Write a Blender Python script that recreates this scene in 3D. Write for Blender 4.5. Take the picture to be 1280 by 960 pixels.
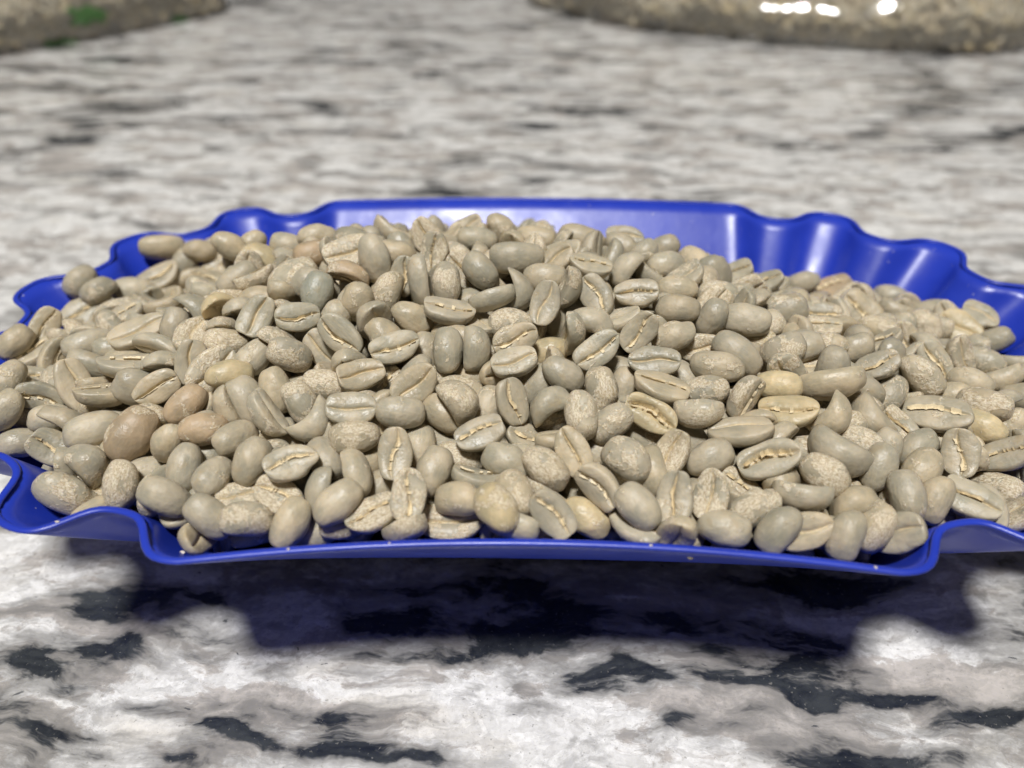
import bpy, bmesh, math, random
import numpy as np
from mathutils import Vector, Matrix, Quaternion

for o in list(bpy.data.objects):
    bpy.data.objects.remove(o, do_unlink=True)
sc = bpy.context.scene
col = sc.collection
CM = 0.01

# ------------------------------------------------------------------ camera
RIM = 3.6                                   # rim height above the counter, cm
cam_d = bpy.data.cameras.new('camera')
cam = bpy.data.objects.new('camera', cam_d)
col.objects.link(cam)
cam.location = (0, -12.55 * CM, (RIM + 7.65) * CM)
cam.rotation_euler = (math.radians(90 - 35.5), 0, 0)
cam_d.sensor_width = 36
cam_d.lens = 36 * 1000 / 1280
cam_d.clip_start = 0.005
cam_d.clip_end = 20
cam_d.dof.use_dof = True
cam_d.dof.focus_distance = 0.122
cam_d.dof.aperture_fstop = 13.5
sc.camera = cam

# ------------------------------------------------------------------ light
w = bpy.data.worlds.new('World')
sc.world = w
w.use_nodes = True
bg = w.node_tree.nodes['Background']
bg.inputs[0].default_value = (1.0, 0.94, 0.84, 1)
bg.inputs[1].default_value = 0.09


def area(name, loc, target, size, power, colour):
    d = bpy.data.lights.new(name, 'AREA')
    d.shape = 'DISK'
    d.size = size
    d.energy = power
    d.color = colour
    o = bpy.data.objects.new(name, d)
    col.objects.link(o)
    o.location = loc
    o.rotation_euler = (Vector(target) - Vector(loc)).to_track_quat('-Z', 'Y').to_euler()
    return o


area('ceiling_lamp', (-0.20, -0.77, 2.3), (0, 0, 0.03), 0.36, 74.0, (1.0, 0.988, 0.965))

sc.view_settings.view_transform = 'Standard'
sc.view_settings.look = 'None'
sc.view_settings.exposure = 0.0
sc.view_settings.gamma = 1.0
sc.view_settings.use_curve_mapping = False
sc.cycles.max_bounces = 5
sc.cycles.diffuse_bounces = 3
sc.cycles.glossy_bounces = 3
sc.cycles.adaptive_threshold = 0.03
sc.cycles.use_denoising = True
sc.cycles.caustics_reflective = False
sc.cycles.caustics_refractive = False


# ------------------------------------------------------------------ helpers
def mesh_obj(name, verts, faces, mat, parent=None, smooth=True):
    me = bpy.data.meshes.new(name)
    me.from_pydata([tuple(v) for v in verts], [], faces)
    me.update()
    if smooth:
        me.polygons.foreach_set('use_smooth', [True] * len(me.polygons))
    if mat:
        me.materials.append(mat)
    o = bpy.data.objects.new(name, me)
    col.objects.link(o)
    o.parent = parent
    return o


def empty(name, loc=(0, 0, 0)):
    o = bpy.data.objects.new(name, None)
    o.empty_display_size = 0.01
    col.objects.link(o)
    o.location = loc
    return o


def tag(o, label=None, cat=None, group=None, kind=None):
    if label: o['label'] = label
    if cat: o['category'] = cat
    if group: o['group'] = group
    if kind: o['kind'] = kind
    return o


class NT:
    """small helper round a node tree"""
    def __init__(self, name):
        self.m = bpy.data.materials.new(name)
        self.m.use_nodes = True
        self.t = self.m.node_tree
        self.b = self.t.nodes['Principled BSDF']
        self.out = self.t.nodes['Material Output']

    def n(self, typ, **kw):
        nd = self.t.nodes.new(typ)
        for k, v in kw.items():
            if k.startswith('i_'):
                key = k[2:]
                key = int(key) if key.isdigit() else key.replace('_', ' ')
                s = nd.inputs[key]
                if hasattr(v, 'is_output') or isinstance(v, bpy.types.NodeSocket):
                    self.t.links.new(v, s)
                else:
                    s.default_value = v
            else:
                setattr(nd, k, v)
        return nd

    def link(self, a, b):
        self.t.links.new(a, b)

    def math(self, op, a, b=None, c=None, clamp=False):
        nd = self.t.nodes.new('ShaderNodeMath')
        nd.operation = op
        nd.use_clamp = clamp
        for i, v in enumerate((a, b, c)):
            if v is None: continue
            if isinstance(v, bpy.types.NodeSocket): self.t.links.new(v, nd.inputs[i])
            else: nd.inputs[i].default_value = v
        return nd.outputs[0]

    def vmath(self, op, a, b=None):
        nd = self.t.nodes.new('ShaderNodeVectorMath')
        nd.operation = op
        for i, v in enumerate((a, b)):
            if v is None: continue
            if isinstance(v, bpy.types.NodeSocket): self.t.links.new(v, nd.inputs[i])
            else: nd.inputs[i].default_value = v
        return nd.outputs['Value'] if op in ('LENGTH', 'DOT_PRODUCT') else nd.outputs[0]

    def noise(self, vec, scale, detail=4, rough=0.55, dist=0.0, out=0):
        nd = self.n('ShaderNodeTexNoise', i_Scale=scale, i_Detail=detail, i_Roughness=rough, i_Distortion=dist)
        self.link(vec, nd.inputs['Vector'])
        return nd.outputs[out]

    def step(self, v, a, b, lo=0.0, hi=1.0):
        nd = self.n('ShaderNodeMapRange', interpolation_type='SMOOTHSTEP')
        self.link(v, nd.inputs[0])
        nd.inputs[1].default_value = a
        nd.inputs[2].default_value = b
        nd.inputs[3].default_value = lo
        nd.inputs[4].default_value = hi
        return nd.outputs[0]

    def mix(self, fac, a, b, blend='MIX'):
        nd = self.n('ShaderNodeMix', data_type='RGBA', blend_type=blend)
        for i, v in ((0, fac), (6, a), (7, b)):
            if isinstance(v, bpy.types.NodeSocket): self.link(v, nd.inputs[i])
            elif i == 0: nd.inputs[0].default_value = v
            else: nd.inputs[i].default_value = (*v, 1)
        return nd.outputs[2]


# ------------------------------------------------------------------ materials
def granite():
    k = NT('polished_granite')
    tc = k.n('ShaderNodeTexCoord').outputs['Object']
    p = k.vmath('MULTIPLY', tc, (100, 100, 100))                       # centimetres
    wv = k.noise(p, 0.22, 3, 0.5, 0, 1)
    wv = k.vmath('MULTIPLY', k.vmath('SUBTRACT', wv, (0.5, 0.5, 0.5)), (3.2, 1.6, 0))
    wf = k.noise(p, 1.4, 3, 0.6, 0, 1)
    wf = k.vmath('MULTIPLY', k.vmath('SUBTRACT', wf, (0.5, 0.5, 0.5)), (0.55, 0.35, 0))
    pw = k.vmath('ADD', k.vmath('ADD', p, wv), wf)
    mp = k.n('ShaderNodeMapping')
    k.link(pw, mp.inputs['Vector'])
    mp.inputs['Rotation'].default_value = (0, 0, math.radians(9))
    mp.inputs['Scale'].default_value = (0.52, 1.08, 1.0)
    q = mp.outputs[0]

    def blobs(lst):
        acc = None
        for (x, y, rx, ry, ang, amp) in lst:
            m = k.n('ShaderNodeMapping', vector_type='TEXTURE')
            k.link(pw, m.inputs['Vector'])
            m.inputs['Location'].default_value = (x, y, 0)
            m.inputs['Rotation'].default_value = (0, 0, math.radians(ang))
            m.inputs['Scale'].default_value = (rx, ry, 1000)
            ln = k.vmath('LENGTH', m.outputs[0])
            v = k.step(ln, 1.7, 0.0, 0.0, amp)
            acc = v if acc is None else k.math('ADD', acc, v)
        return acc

    # dark mica veins, with the tray's shadow deepened in the stone colour
    nd = k.noise(k.vmath('MULTIPLY', q, (0.8, 1.0, 1.0)), 0.5, 6, 0.58, 0.3)
    nd2 = k.noise(k.vmath('MULTIPLY', q, (0.75, 1.0, 1.0)), 1.4, 5, 0.62, 0.2)
    dark = k.math('ADD', k.math('MULTIPLY', nd, 0.55), k.math('MULTIPLY', nd2, 0.45))
    dark = k.math('ADD', k.math('MULTIPLY', k.math('SUBTRACT', dark, 0.5), 1.9), 0.5)
    big = k.noise(k.vmath('MULTIPLY', p, (0.6, 1.0, 1.0)), 0.11, 3, 0.5)
    dark = k.math('ADD', dark, k.math('MULTIPLY', k.math('SUBTRACT', big, 0.5), 0.55))
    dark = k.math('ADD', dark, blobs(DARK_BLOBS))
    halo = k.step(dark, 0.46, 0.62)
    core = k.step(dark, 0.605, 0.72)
    # mauve-brown feldspar
    mp2 = k.vmath('ADD', q, (37.0, 11.0, 0))
    nm = k.noise(mp2, 0.75, 7, 0.72, 0.05)
    nm = k.math('ADD', nm, blobs(MAUVE_BLOBS))
    mauve = k.step(nm, 0.49, 0.555)
    # cloudy white
    nw = k.noise(k.vmath('ADD', q, (5.0, 71.0, 0)), 1.7, 6, 0.74, 0.0)
    white = k.mix(k.step(nw, 0.36, 0.54), (0.50, 0.495, 0.485), (0.85, 0.84, 0.82))
    warm = k.step(k.noise(k.vmath('ADD', q, (91.0, 3.0, 0)), 0.8, 4), 0.52, 0.72, 0, 0.55)
    white = k.mix(warm, white, (0.70, 0.64, 0.54))
    grain = k.noise(p, 9.0, 3, 0.7)
    mv = k.mix(k.step(grain, 0.35, 0.65), (0.225, 0.20, 0.182), (0.40, 0.36, 0.325))
    mv = k.mix(k.step(nw, 0.40, 0.62), mv, (0.52, 0.47, 0.43))
    mv = k.mix(k.step(nd2, 0.50, 0.66, 0, 0.7), mv, (0.15, 0.14, 0.135))
    c = k.mix(k.math('MULTIPLY', mauve, 0.85), white, mv)
    c = k.mix(k.step(grain, 0.35, 0.62, 0.30, 0.0), c, (0.40, 0.385, 0.36))
    vo = k.n('ShaderNodeTexVoronoi', i_Scale=5.5, i_Randomness=1.0)
    k.link(k.vmath('MULTIPLY', pw, (0.6, 1.0, 1.0)), vo.inputs['Vector'])
    cell = k.n('ShaderNodeSeparateColor')
    k.link(vo.outputs['Color'], cell.inputs[0])
    c = k.mix(k.step(cell.outputs[0], 0.0, 1.0, 0.0, 0.30), c, (0.34, 0.325, 0.305))
    c = k.mix(k.math('MULTIPLY', halo, 0.72), c, (0.205, 0.197, 0.186))
    dk = k.mix(k.step(grain, 0.66, 0.80), k.mix(k.step(nw, 0.35, 0.65), (0.014, 0.017, 0.024), (0.05, 0.055, 0.06)), (0.13, 0.135, 0.13))
    c = k.mix(core, c, dk)
    # flecks
    mpf = k.n('ShaderNodeMapping')
    k.link(pw, mpf.inputs['Vector'])
    mpf.inputs['Rotation'].default_value = (0, 0, math.radians(15))
    mpf.inputs['Scale'].default_value = (2.6, 5.2, 1)
    fl = k.noise(mpf.outputs[0], 1.1, 3, 0.55)
    c = k.mix(k.step(fl, 0.69, 0.73, 0, 0.8), c, (0.05, 0.055, 0.065))
    fl2 = k.noise(p, 14.0, 2, 0.5)
    c = k.mix(k.step(fl2, 0.64, 0.74, 0, 0.6), c, (0.25, 0.24, 0.22))
    k.link(c, k.b.inputs['Base Color'])
    rg = k.step(k.noise(p, 5.0, 4, 0.6), 0.3, 0.7, 0.16, 0.27)
    k.link(rg, k.b.inputs['Roughness'])
    k.b.inputs['IOR'].default_value = 1.45
    return k.m


def blue_plastic():
    k = NT('blue_plastic')
    tc = k.n('ShaderNodeTexCoord').outputs['Object']
    n1 = k.noise(tc, 60, 4, 0.6)
    c = k.mix(k.step(n1, 0.3, 0.7), (0.014, 0.036, 0.38), (0.018, 0.045, 0.44))
    # dried dust smudges
    sm = k.noise(tc, 190, 5, 0.7)
    c = k.mix(k.step(sm, 0.66, 0.80, 0, 0.25), c, (0.25, 0.26, 0.55))
    fk = k.noise(tc, 1100, 2, 0.5)
    c = k.mix(k.step(fk, 0.735, 0.77, 0, 0.6), c, (0.55, 0.52, 0.50))
    k.link(c, k.b.inputs['Base Color'])
    k.link(k.step(k.noise(tc, 140, 4, 0.6), 0.3, 0.7, 0.31, 0.41), k.b.inputs['Roughness'])
    k.b.inputs['IOR'].default_value = 1.5
    k.b.inputs['Subsurface Weight'].default_value = 0.0
    bmp = k.n('ShaderNodeBump', i_Strength=0.06, i_Distance=0.0005)
    k.link(k.noise(tc, 420, 3, 0.6), bmp.inputs['Height'])
    k.link(bmp.outputs[0], k.b.inputs['Normal'])
    return k.m


def bean_mat(name, per_object):
    k = NT(name)
    lp = k.n('ShaderNodeAttribute', attribute_name='lp').outputs['Vector']
    if per_object:
        oi = k.n('ShaderNodeObjectInfo')
        tint, skin = oi.outputs['Color'], oi.outputs['Alpha']
        off = k.n('ShaderNodeCombineXYZ')
        k.link(k.math('MULTIPLY', oi.outputs['Random'], 53.0), off.inputs[0])
        k.link(k.math('MULTIPLY', oi.outputs['Random'], 31.0), off.inputs[1])
        lp = k.vmath('ADD', lp, off.outputs[0])
    else:
        at = k.n('ShaderNodeAttribute', attribute_name='tint')
        tint, skin = at.outputs['Color'], at.outputs['Alpha']
    cr = k.n('ShaderNodeAttribute', attribute_name='crease').outputs['Fac']
    n1 = k.noise(lp, 1.6, 3, 0.6)
    c = k.mix(k.step(n1, 0.3, 0.72), k.mix(1.0, tint, (0.76, 0.79, 0.78), 'MULTIPLY'),
              k.mix(1.0, tint, (1.12, 1.09, 1.03), 'MULTIPLY'))
    # faint lengthwise fibres
    st = k.vmath('MULTIPLY', lp, (1.2, 9.0, 6.0))
    fib = k.noise(st, 2.2, 2, 0.6)
    c = k.mix(k.step(fib, 0.45, 0.75, 0, 0.35), c, k.mix(1.0, tint, (1.25, 1.18, 1.0), 'MULTIPLY'))
    # tan blotches
    nb = k.noise(k.vmath('ADD', lp, (7.0, 3.0, 1.0)), 1.9, 2, 0.55)
    c = k.mix(k.step(nb, 0.57, 0.74, 0, 0.36), c, (0.40, 0.30, 0.17))
    # papery silverskin left on the bean
    ns = k.noise(k.vmath('ADD', lp, (1.0, 13.0, 5.0)), 1.5, 5, 0.68, 0.3)
    th = k.math('MULTIPLY', skin, 0.36)
    mk = k.step(k.math('ADD', ns, th), 0.67, 0.705)
    fine = k.noise(k.vmath('MULTIPLY', lp, (0.8, 1.7, 1.7)), 13, 4, 0.85, 0.5)
    skc = k.mix(k.step(fine, 0.40, 0.60), (0.44, 0.325, 0.18), (0.88, 0.80, 0.64))
    c = k.mix(k.math('MULTIPLY', mk, 0.72), c, skc)
    # crease: pale chaff, dark thread in its middle
    ncr = k.noise(lp, 7, 2, 0.7)
    c = k.mix(k.math('MULTIPLY', k.step(cr, 0.25, 0.8), k.step(ncr, 0.28, 0.55, 0.15, 0.85)), c, (0.66, 0.54, 0.34))
    c = k.mix(k.math('MULTIPLY', k.step(cr, 0.93, 1.0), k.step(ncr, 0.45, 0.6, 0, 0.8)), c, (0.30, 0.20, 0.10))
    k.link(c, k.b.inputs['Base Color'])
    rg = k.step(n1, 0.3, 0.7, 0.34, 0.52)
    k.link(k.mix(mk, rg, (0.30, 0.30, 0.30)), k.b.inputs['Roughness'])
    k.b.inputs['IOR'].default_value = 1.46
    k.b.inputs['Subsurface Weight'].default_value = 0.22
    k.b.inputs['Subsurface Radius'].default_value = (1.0, 0.75, 0.4)
    k.b.inputs['Subsurface Scale'].default_value = 0.0012
    wr = k.noise(lp, 3.2, 3, 0.6)
    hgt = k.math('ADD', k.math('MULTIPLY', wr, 0.55),
                 k.math('MULTIPLY', k.math('MULTIPLY', fine, k.math('ADD', k.math('MULTIPLY', mk, 0.9), 0.05)), 0.34))
    hgt = k.math('ADD', hgt, k.math('MULTIPLY', mk, 0.035))
    bmp = k.n('ShaderNodeBump', i_Strength=0.75, i_Distance=0.0006)
    k.link(hgt, bmp.inputs['Height'])
    k.link(bmp.outputs[0], k.b.inputs['Normal'])
    return k.m


def plain(name, colour, rough=0.5, scale=300, var=0.15):
    k = NT(name)
    tc = k.n('ShaderNodeTexCoord').outputs['Object']
    n1 = k.noise(tc, scale, 4, 0.6)
    lo = tuple(v * (1 - var) for v in colour)
    hi = tuple(min(1, v * (1 + var)) for v in colour)
    k.link(k.mix(k.step(n1, 0.3, 0.7), lo, hi), k.b.inputs['Base Color'])
    k.b.inputs['Roughness'].default_value = rough
    return k.m


def film():
    k = NT('clear_plastic_film')
    tc = k.n('ShaderNodeTexCoord').outputs['Object']
    tr = k.n('ShaderNodeBsdfTransparent')
    tr.inputs[0].default_value = (0.98, 0.98, 0.97, 1)
    gl = k.n('ShaderNodeBsdfGlossy', i_Roughness=0.09)
    gl.inputs[0].default_value = (0.9, 0.9, 0.9, 1)
    bmp = k.n('ShaderNodeBump', i_Strength=0.65, i_Distance=0.006)
    k.link(k.noise(k.vmath('MULTIPLY', tc, (1.0, 0.4, 0.2)), 15, 3, 0.5, 1.2), bmp.inputs['Height'])
    k.link(bmp.outputs[0], gl.inputs['Normal'])
    fr = k.n('ShaderNodeFresnel', i_IOR=1.5)
    k.link(bmp.outputs[0], fr.inputs['Normal'])
    fac = k.math('ADD', k.math('MULTIPLY', fr.outputs[0], 0.9), 0.03, clamp=True)
    df = k.n('ShaderNodeBsdfDiffuse')
    df.inputs[0].default_value = (0.72, 0.68, 0.60, 1)
    hz = k.n('ShaderNodeMixShader')
    hz.inputs[0].default_value = 0.13
    k.link(tr.outputs[0], hz.inputs[1])
    k.link(df.outputs[0], hz.inputs[2])
    mx = k.n('ShaderNodeMixShader')
    k.link(fac, mx.inputs[0])
    k.link(hz.outputs[0], mx.inputs[1])
    k.link(gl.outputs[0], mx.inputs[2])
    k.link(mx.outputs[0], k.out.inputs['Surface'])
    return k.m


# veins of the stone that can be told apart in front of the tray, plus dark patches painted in to deepen its shadow: x, y, half length, half width (cm), angle, strength
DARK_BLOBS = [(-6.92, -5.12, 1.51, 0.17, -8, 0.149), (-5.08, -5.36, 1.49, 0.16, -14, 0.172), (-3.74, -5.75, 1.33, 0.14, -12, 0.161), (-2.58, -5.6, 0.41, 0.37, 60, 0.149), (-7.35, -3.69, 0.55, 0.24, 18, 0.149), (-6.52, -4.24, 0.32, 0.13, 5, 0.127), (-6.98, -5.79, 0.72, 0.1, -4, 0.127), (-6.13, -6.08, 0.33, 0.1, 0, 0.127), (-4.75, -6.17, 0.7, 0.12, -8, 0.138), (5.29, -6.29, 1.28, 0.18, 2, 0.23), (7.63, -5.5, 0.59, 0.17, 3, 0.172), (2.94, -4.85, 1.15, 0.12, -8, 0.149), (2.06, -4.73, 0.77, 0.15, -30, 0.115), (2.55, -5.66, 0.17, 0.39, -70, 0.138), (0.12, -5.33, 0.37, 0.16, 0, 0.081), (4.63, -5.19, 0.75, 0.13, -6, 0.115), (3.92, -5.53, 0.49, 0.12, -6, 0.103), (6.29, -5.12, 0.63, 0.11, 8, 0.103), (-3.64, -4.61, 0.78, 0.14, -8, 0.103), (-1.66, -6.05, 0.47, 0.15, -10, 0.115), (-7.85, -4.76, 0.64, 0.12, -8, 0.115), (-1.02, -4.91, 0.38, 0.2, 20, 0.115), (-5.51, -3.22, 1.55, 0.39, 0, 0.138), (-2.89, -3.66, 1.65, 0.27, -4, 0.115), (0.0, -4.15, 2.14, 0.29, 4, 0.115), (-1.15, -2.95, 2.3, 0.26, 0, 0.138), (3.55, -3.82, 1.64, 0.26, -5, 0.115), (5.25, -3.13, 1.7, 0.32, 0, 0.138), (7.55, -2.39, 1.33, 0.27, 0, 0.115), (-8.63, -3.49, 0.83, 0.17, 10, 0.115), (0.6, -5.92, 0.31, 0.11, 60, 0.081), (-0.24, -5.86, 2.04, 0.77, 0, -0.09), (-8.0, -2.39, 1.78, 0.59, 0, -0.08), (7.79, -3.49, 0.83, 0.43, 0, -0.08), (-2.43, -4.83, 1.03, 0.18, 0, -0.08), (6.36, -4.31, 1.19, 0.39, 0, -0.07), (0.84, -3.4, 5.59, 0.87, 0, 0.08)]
MAUVE_BLOBS = [(-4.04, -5.08, 1.14, 0.28, -5, 0.196), (3.48, -5.33, 1.61, 0.38, -5, 0.224), (4.45, -5.79, 1.44, 0.28, -5, 0.196), (6.86, -4.69, 0.91, 0.3, -10, 0.14), (0.19, -4.91, 0.51, 0.2, 0, 0.168), (-4.68, -4.15, 0.94, 0.29, -8, 0.112), (-0.24, -5.86, 2.04, 0.77, 0, -0.12)]
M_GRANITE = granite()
M_BLUE = blue_plastic()
M_BEAN = bean_mat('green_coffee_bean', True)
M_BEANS = bean_mat('green_coffee_bean_heap', False)
M_CHAFF = plain('silverskin_chaff', (0.74, 0.63, 0.43), 0.45, 900, 0.22)
M_FILM = film()
M_PRINT = plain('green_print', (0.05, 0.12, 0.035), 0.5, 60, 0.2)
M_FLAKE = plain('pale_chaff_flake', (0.72, 0.64, 0.56), 0.6, 900, 0.2)

# ------------------------------------------------------------------ counter
bm = bmesh.new()
bmesh.ops.create_cube(bm, size=1.0)
bmesh.ops.scale(bm, vec=(3.4, 2.4, 0.03), verts=bm.verts)
bmesh.ops.translate(bm, vec=(0, 0.75, -0.015), verts=bm.verts)
bmesh.ops.bevel(bm, geom=bm.edges[:], offset=0.003, segments=2, affect='EDGES')
me = bpy.data.meshes.new('counter')
bm.to_mesh(me)
bm.free()
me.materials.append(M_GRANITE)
counter = bpy.data.objects.new('counter', me)
col.objects.link(counter)
tag(counter, 'polished white and grey granite counter with dark mica veins', 'counter', kind='structure')

# ------------------------------------------------------------------ tray
TCX, AXH = 0.42, 4.5                       # centre and half straight length, cm


def outline(n_arc=168, n_str=40):
    """(x0, y0, nx, ny, phase, u): axis point, outward direction, flute phase, straight-side coordinate"""
    pts = []
    for i in range(n_arc + 1):              # right end: from back to front
        a = math.pi * i / n_arc
        pts.append((TCX + AXH, 0.0, math.sin(a), math.cos(a), a, None))
    for i in range(1, n_str):               # front side, right to left
        u = 1 - 2 * i / n_str
        pts.append((TCX + AXH * u, 0.0, 0.0, -1.0, None, u))
    for i in range(n_arc + 1):              # left end: from front to back
        a = math.pi * i / n_arc
        pts.append((TCX - AXH, 0.0, -math.sin(a), -math.cos(a), math.pi - a, None))
    for i in range(1, n_str):               # back side
        u = -1 + 2 * i / n_str
        pts.append((TCX + AXH * u, 0.0, 0.0, 1.0, None, u))
    return pts


OUT = outline()


def wall_point(p, f, grow=0.0):
    """point of the wall at height fraction f (0 floor, 1 rim), cm"""
    x0, y0, nx, ny, ph, u = p
    ff = f ** (0.965 + 0.085 * ny)                 # the front wall is a little fuller than the back one
    amp = 0.37 * (f ** 1.15)
    z = 0.30 + (RIM - 0.30) * f
    if ph is not None:
        w_ = math.tanh(1.5 * math.cos(14 * ph)) / math.tanh(1.5)      # broad lobes and notches, steep flanks
        r = 2.35 + (5.33 - 2.35) * ff + amp * w_
    else:
        e = 1 - u * u
        r = 2.35 + (5.33 - 2.35) * ff + amp
        if ny < 0:
            r -= 0.34 * e * f ** 1.5
        else:
            r += 0.06 * e * f
        z += 0.07 * e * f ** 2
    r += grow
    return Vector((x0 + nx * r, y0 + ny * r, z))


tray = empty('tray', (TCX * CM, 0, 0))
tray.rotation_euler = (0, 0, math.radians(-1.15))
tag(tray, 'blue plastic sample tray with fluted rim holding the heap of coffee beans', 'tray')


def to_tray(v):
    return ((v.x - TCX) * CM, v.y * CM, v.z * CM)


N = len(OUT)
LV = 16
TH = 0.085                                    # wall thickness
verts, faces = [], []
for lv in range(LV + 1):
    f = lv / LV
    for p in OUT:
        verts.append(to_tray(wall_point(p, f)))
for lv in range(LV + 1):
    f = 1 - lv / LV
    for p in OUT:
        v = wall_point(p, f, TH * 0.8)
        v.z -= TH * 0.55
        verts.append(to_tray(v))
rows = 2 * (LV + 1)
for a in range(rows):
    b = (a + 1) % rows
    for i in range(N):
        j = (i + 1) % N
        faces.append((a * N + i, a * N + j, b * N + j, b * N + i))
wall = mesh_obj('wall', verts, faces, M_BLUE, tray)
wall['label'] = 'sloping fluted wall of the blue tray'

# rolled bead along the top edge
verts, faces = [], []
SEG = 8
ring = [wall_point(p, 1.0, TH * 0.42) for p in OUT]
for i, p in enumerate(OUT):
    t = (ring[(i + 1) % N] - ring[i - 1]).normalized()
    side = t.cross(Vector((0, 0, 1))).normalized()
    up = side.cross(t)
    for s in range(SEG):
        a = 2 * math.pi * s / SEG
        verts.append(to_tray(ring[i] + side * (0.058 * math.cos(a)) + up * (0.034 * math.sin(a) - 0.014)))
for i in range(N):
    j = (i + 1) % N
    for s in range(SEG):
        q = (s + 1) % SEG
        faces.append((i * SEG + s, j * SEG + s, j * SEG + q, i * SEG + q))
rim = mesh_obj('rim', verts, faces, M_BLUE, tray)

# floor with a low foot ring
prof = [(0.0, 0.30), (0.6, 0.30), (0.985, 0.30), (1.035, 0.33), (1.03, 0.18), (1.0, 0.02), (0.94, 0.004), (0.90, 0.06), (0.0, 0.06)]
verts, faces = [], []
for (rr, z) in prof:
    for p in OUT:
        x0, y0, nx, ny, ph, u = p
        s = 0.0 if rr == 0 else 1.0
        verts.append(to_tray(Vector((x0 + nx * 2.35 * rr, ny * 2.35 * rr, z))))
for a in range(len(prof) - 1):
    for i in range(N):
        j = (i + 1) % N
        faces.append((a * N + i, a * N + j, (a + 1) * N + j, (a + 1) * N + i))
mesh_obj('floor', verts, faces, M_BLUE, tray)


# ------------------------------------------------------------------ bean shapes
def bean_shape(seed, bend=0.05, gdepth=0.20, gwidth=0.045, rings=24, top=None, nb=12, lump=0.03):
    """unit bean: x along, y across, flat creased face towards +z; returns verts, faces, crease values, groove line"""
    rd = random.Random(seed)
    half = top or [0.0, 0.016, 0.034, 0.06, 0.10, 0.16, 0.24, 0.32, 0.40, 0.46, 0.49]
    ys = [-h for h in half[::-1]] + half[1:]
    phis = [math.acos(max(-1, min(1, y / 0.5))) for y in ys][::-1]           # right to left over the top
    ang = phis + [math.pi + (i + 0.5) * math.pi / nb for i in range(nb)]
    egg = rd.uniform(-0.12, 0.12)
    blunt = rd.uniform(0.56, 0.74)
    sA, sP, sB = rd.uniform(0.03, 0.12), rd.uniform(0, 6.28), rd.uniform(-0.03, 0.03)
    lp = [(rd.uniform(2, 6), rd.uniform(2, 6), rd.uniform(2, 6), rd.uniform(0, 6.28), rd.uniform(-1, 1)) for _ in range(5)]
    twist = rd.uniform(-0.12, 0.12)

    def yc(sx):
        return sA * math.sin(2.6 * sx + sP) + sB

    verts, cr = [], []

    def put(sx, s, a):
        sy, sz = s * math.cos(a), s * math.sin(a)
        x = 0.5 * sx
        y = 0.5 * sy * (1 + egg * sx)
        c = 0.0
        if sz >= 0 and s > 0:
            z = 0.235 * sz ** 0.46
            y0 = y / max(s, 1e-6)
            y += yc(sx) * (1 - (2 * y0) ** 2 if abs(y0) < 0.5 else 0) * s
            fade = max(0.0, 1 - abs(sx) ** 5)
            g = math.exp(-(y0 / gwidth) ** 2)
            z -= fade * (gdepth * g + 0.05 * math.exp(-(y0 / (gwidth * 3.4)) ** 2))
            c = fade * math.exp(-(y0 / (gwidth * 1.1)) ** 2)
        else:
            z = -0.68 * abs(sz) ** 0.86
        z += 0.20 + bend * (sx * sx * 1.6 - 0.5)
        y += twist * (z - 0.2) * sx
        d = 1.0
        for (a1, a2, a3, ph, am) in lp:
            d += lump * am * math.sin(a1 * 2 * x + a2 * 1.6 * y + a3 * 0.8 * z + ph)
        verts.append((x * d, y * d, z * d))
        cr.append(c)

    put(-1, 0, 0)
    for i in range(1, rings):
        th = math.pi * (1 - i / rings)
        sx, s = math.cos(th), math.sin(th) ** blunt
        for a in ang:
            put(sx, s, a)
    put(1, 0, 0)
    n = len(ang)
    faces = []
    for j in range(n):
        faces.append((0, 1 + (j + 1) % n, 1 + j))
    for i in range(rings - 2):
        for j in range(n):
            a, b = 1 + i * n + j, 1 + i * n + (j + 1) % n
            faces.append((a, b, b + n, a + n))
    last = len(verts) - 1
    for j in range(n):
        faces.append((last, 1 + (rings - 2) * n + j, 1 + (rings - 2) * n + (j + 1) % n))

    def groove(sx):
        s = math.sqrt(max(0, 1 - sx * sx)) ** blunt
        z = 0.235 * s ** 0.46 - max(0, 1 - abs(sx) ** 5) * (gdepth * 0.5 + 0.05) + 0.20 + bend * (sx * sx * 1.6 - 0.5)
        return yc(sx) * s, z

    return verts, faces, cr, groove


def chaff_shape(seed, groove, gwidth, lift):
    """ragged papery strip lying in the crease"""
    rd = random.Random(seed * 7 + 3)
    verts, faces = [], []
    a, b = rd.uniform(-0.86, -0.7), rd.uniform(0.6, 0.86)
    n = 26
    gw = min(gwidth, 0.05)
    prev = None
    wl = wr = zl = zr = 0.5
    gap = 0
    for i in range(n + 1):
        sx = a + (b - a) * i / n
        y, z = groove(sx)
        wl = 0.72 * wl + 0.28 * rd.choice([0.3, 0.5, 1.0, 2.0, 3.2])
        wr = 0.72 * wr + 0.28 * rd.choice([0.3, 0.5, 1.0, 2.0, 3.2])
        zl = 0.6 * zl + 0.4 * rd.uniform(0.0, 1.0)
        zr = 0.6 * zr + 0.4 * rd.uniform(0.0, 1.0)
        base = len(verts)
        verts += [(0.5 * sx, y - wl * gw, z + lift + 0.05 * zl * min(1, wl)),
                  (0.5 * sx, y + (wr - wl) * 0.2 * gw, z + 0.02),
                  (0.5 * sx, y + wr * gw, z + lift + 0.05 * zr * min(1, wr))]
        if gap > 0:
            gap -= 1
        elif rd.random() < 0.10:
            gap = rd.randrange(1, 6)
        if prev is not None and gap == 0:
            faces += [(prev, prev + 1, base + 1, base), (prev + 1, prev + 2, base + 2, base + 1)]
        prev = base
    return verts, faces


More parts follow.
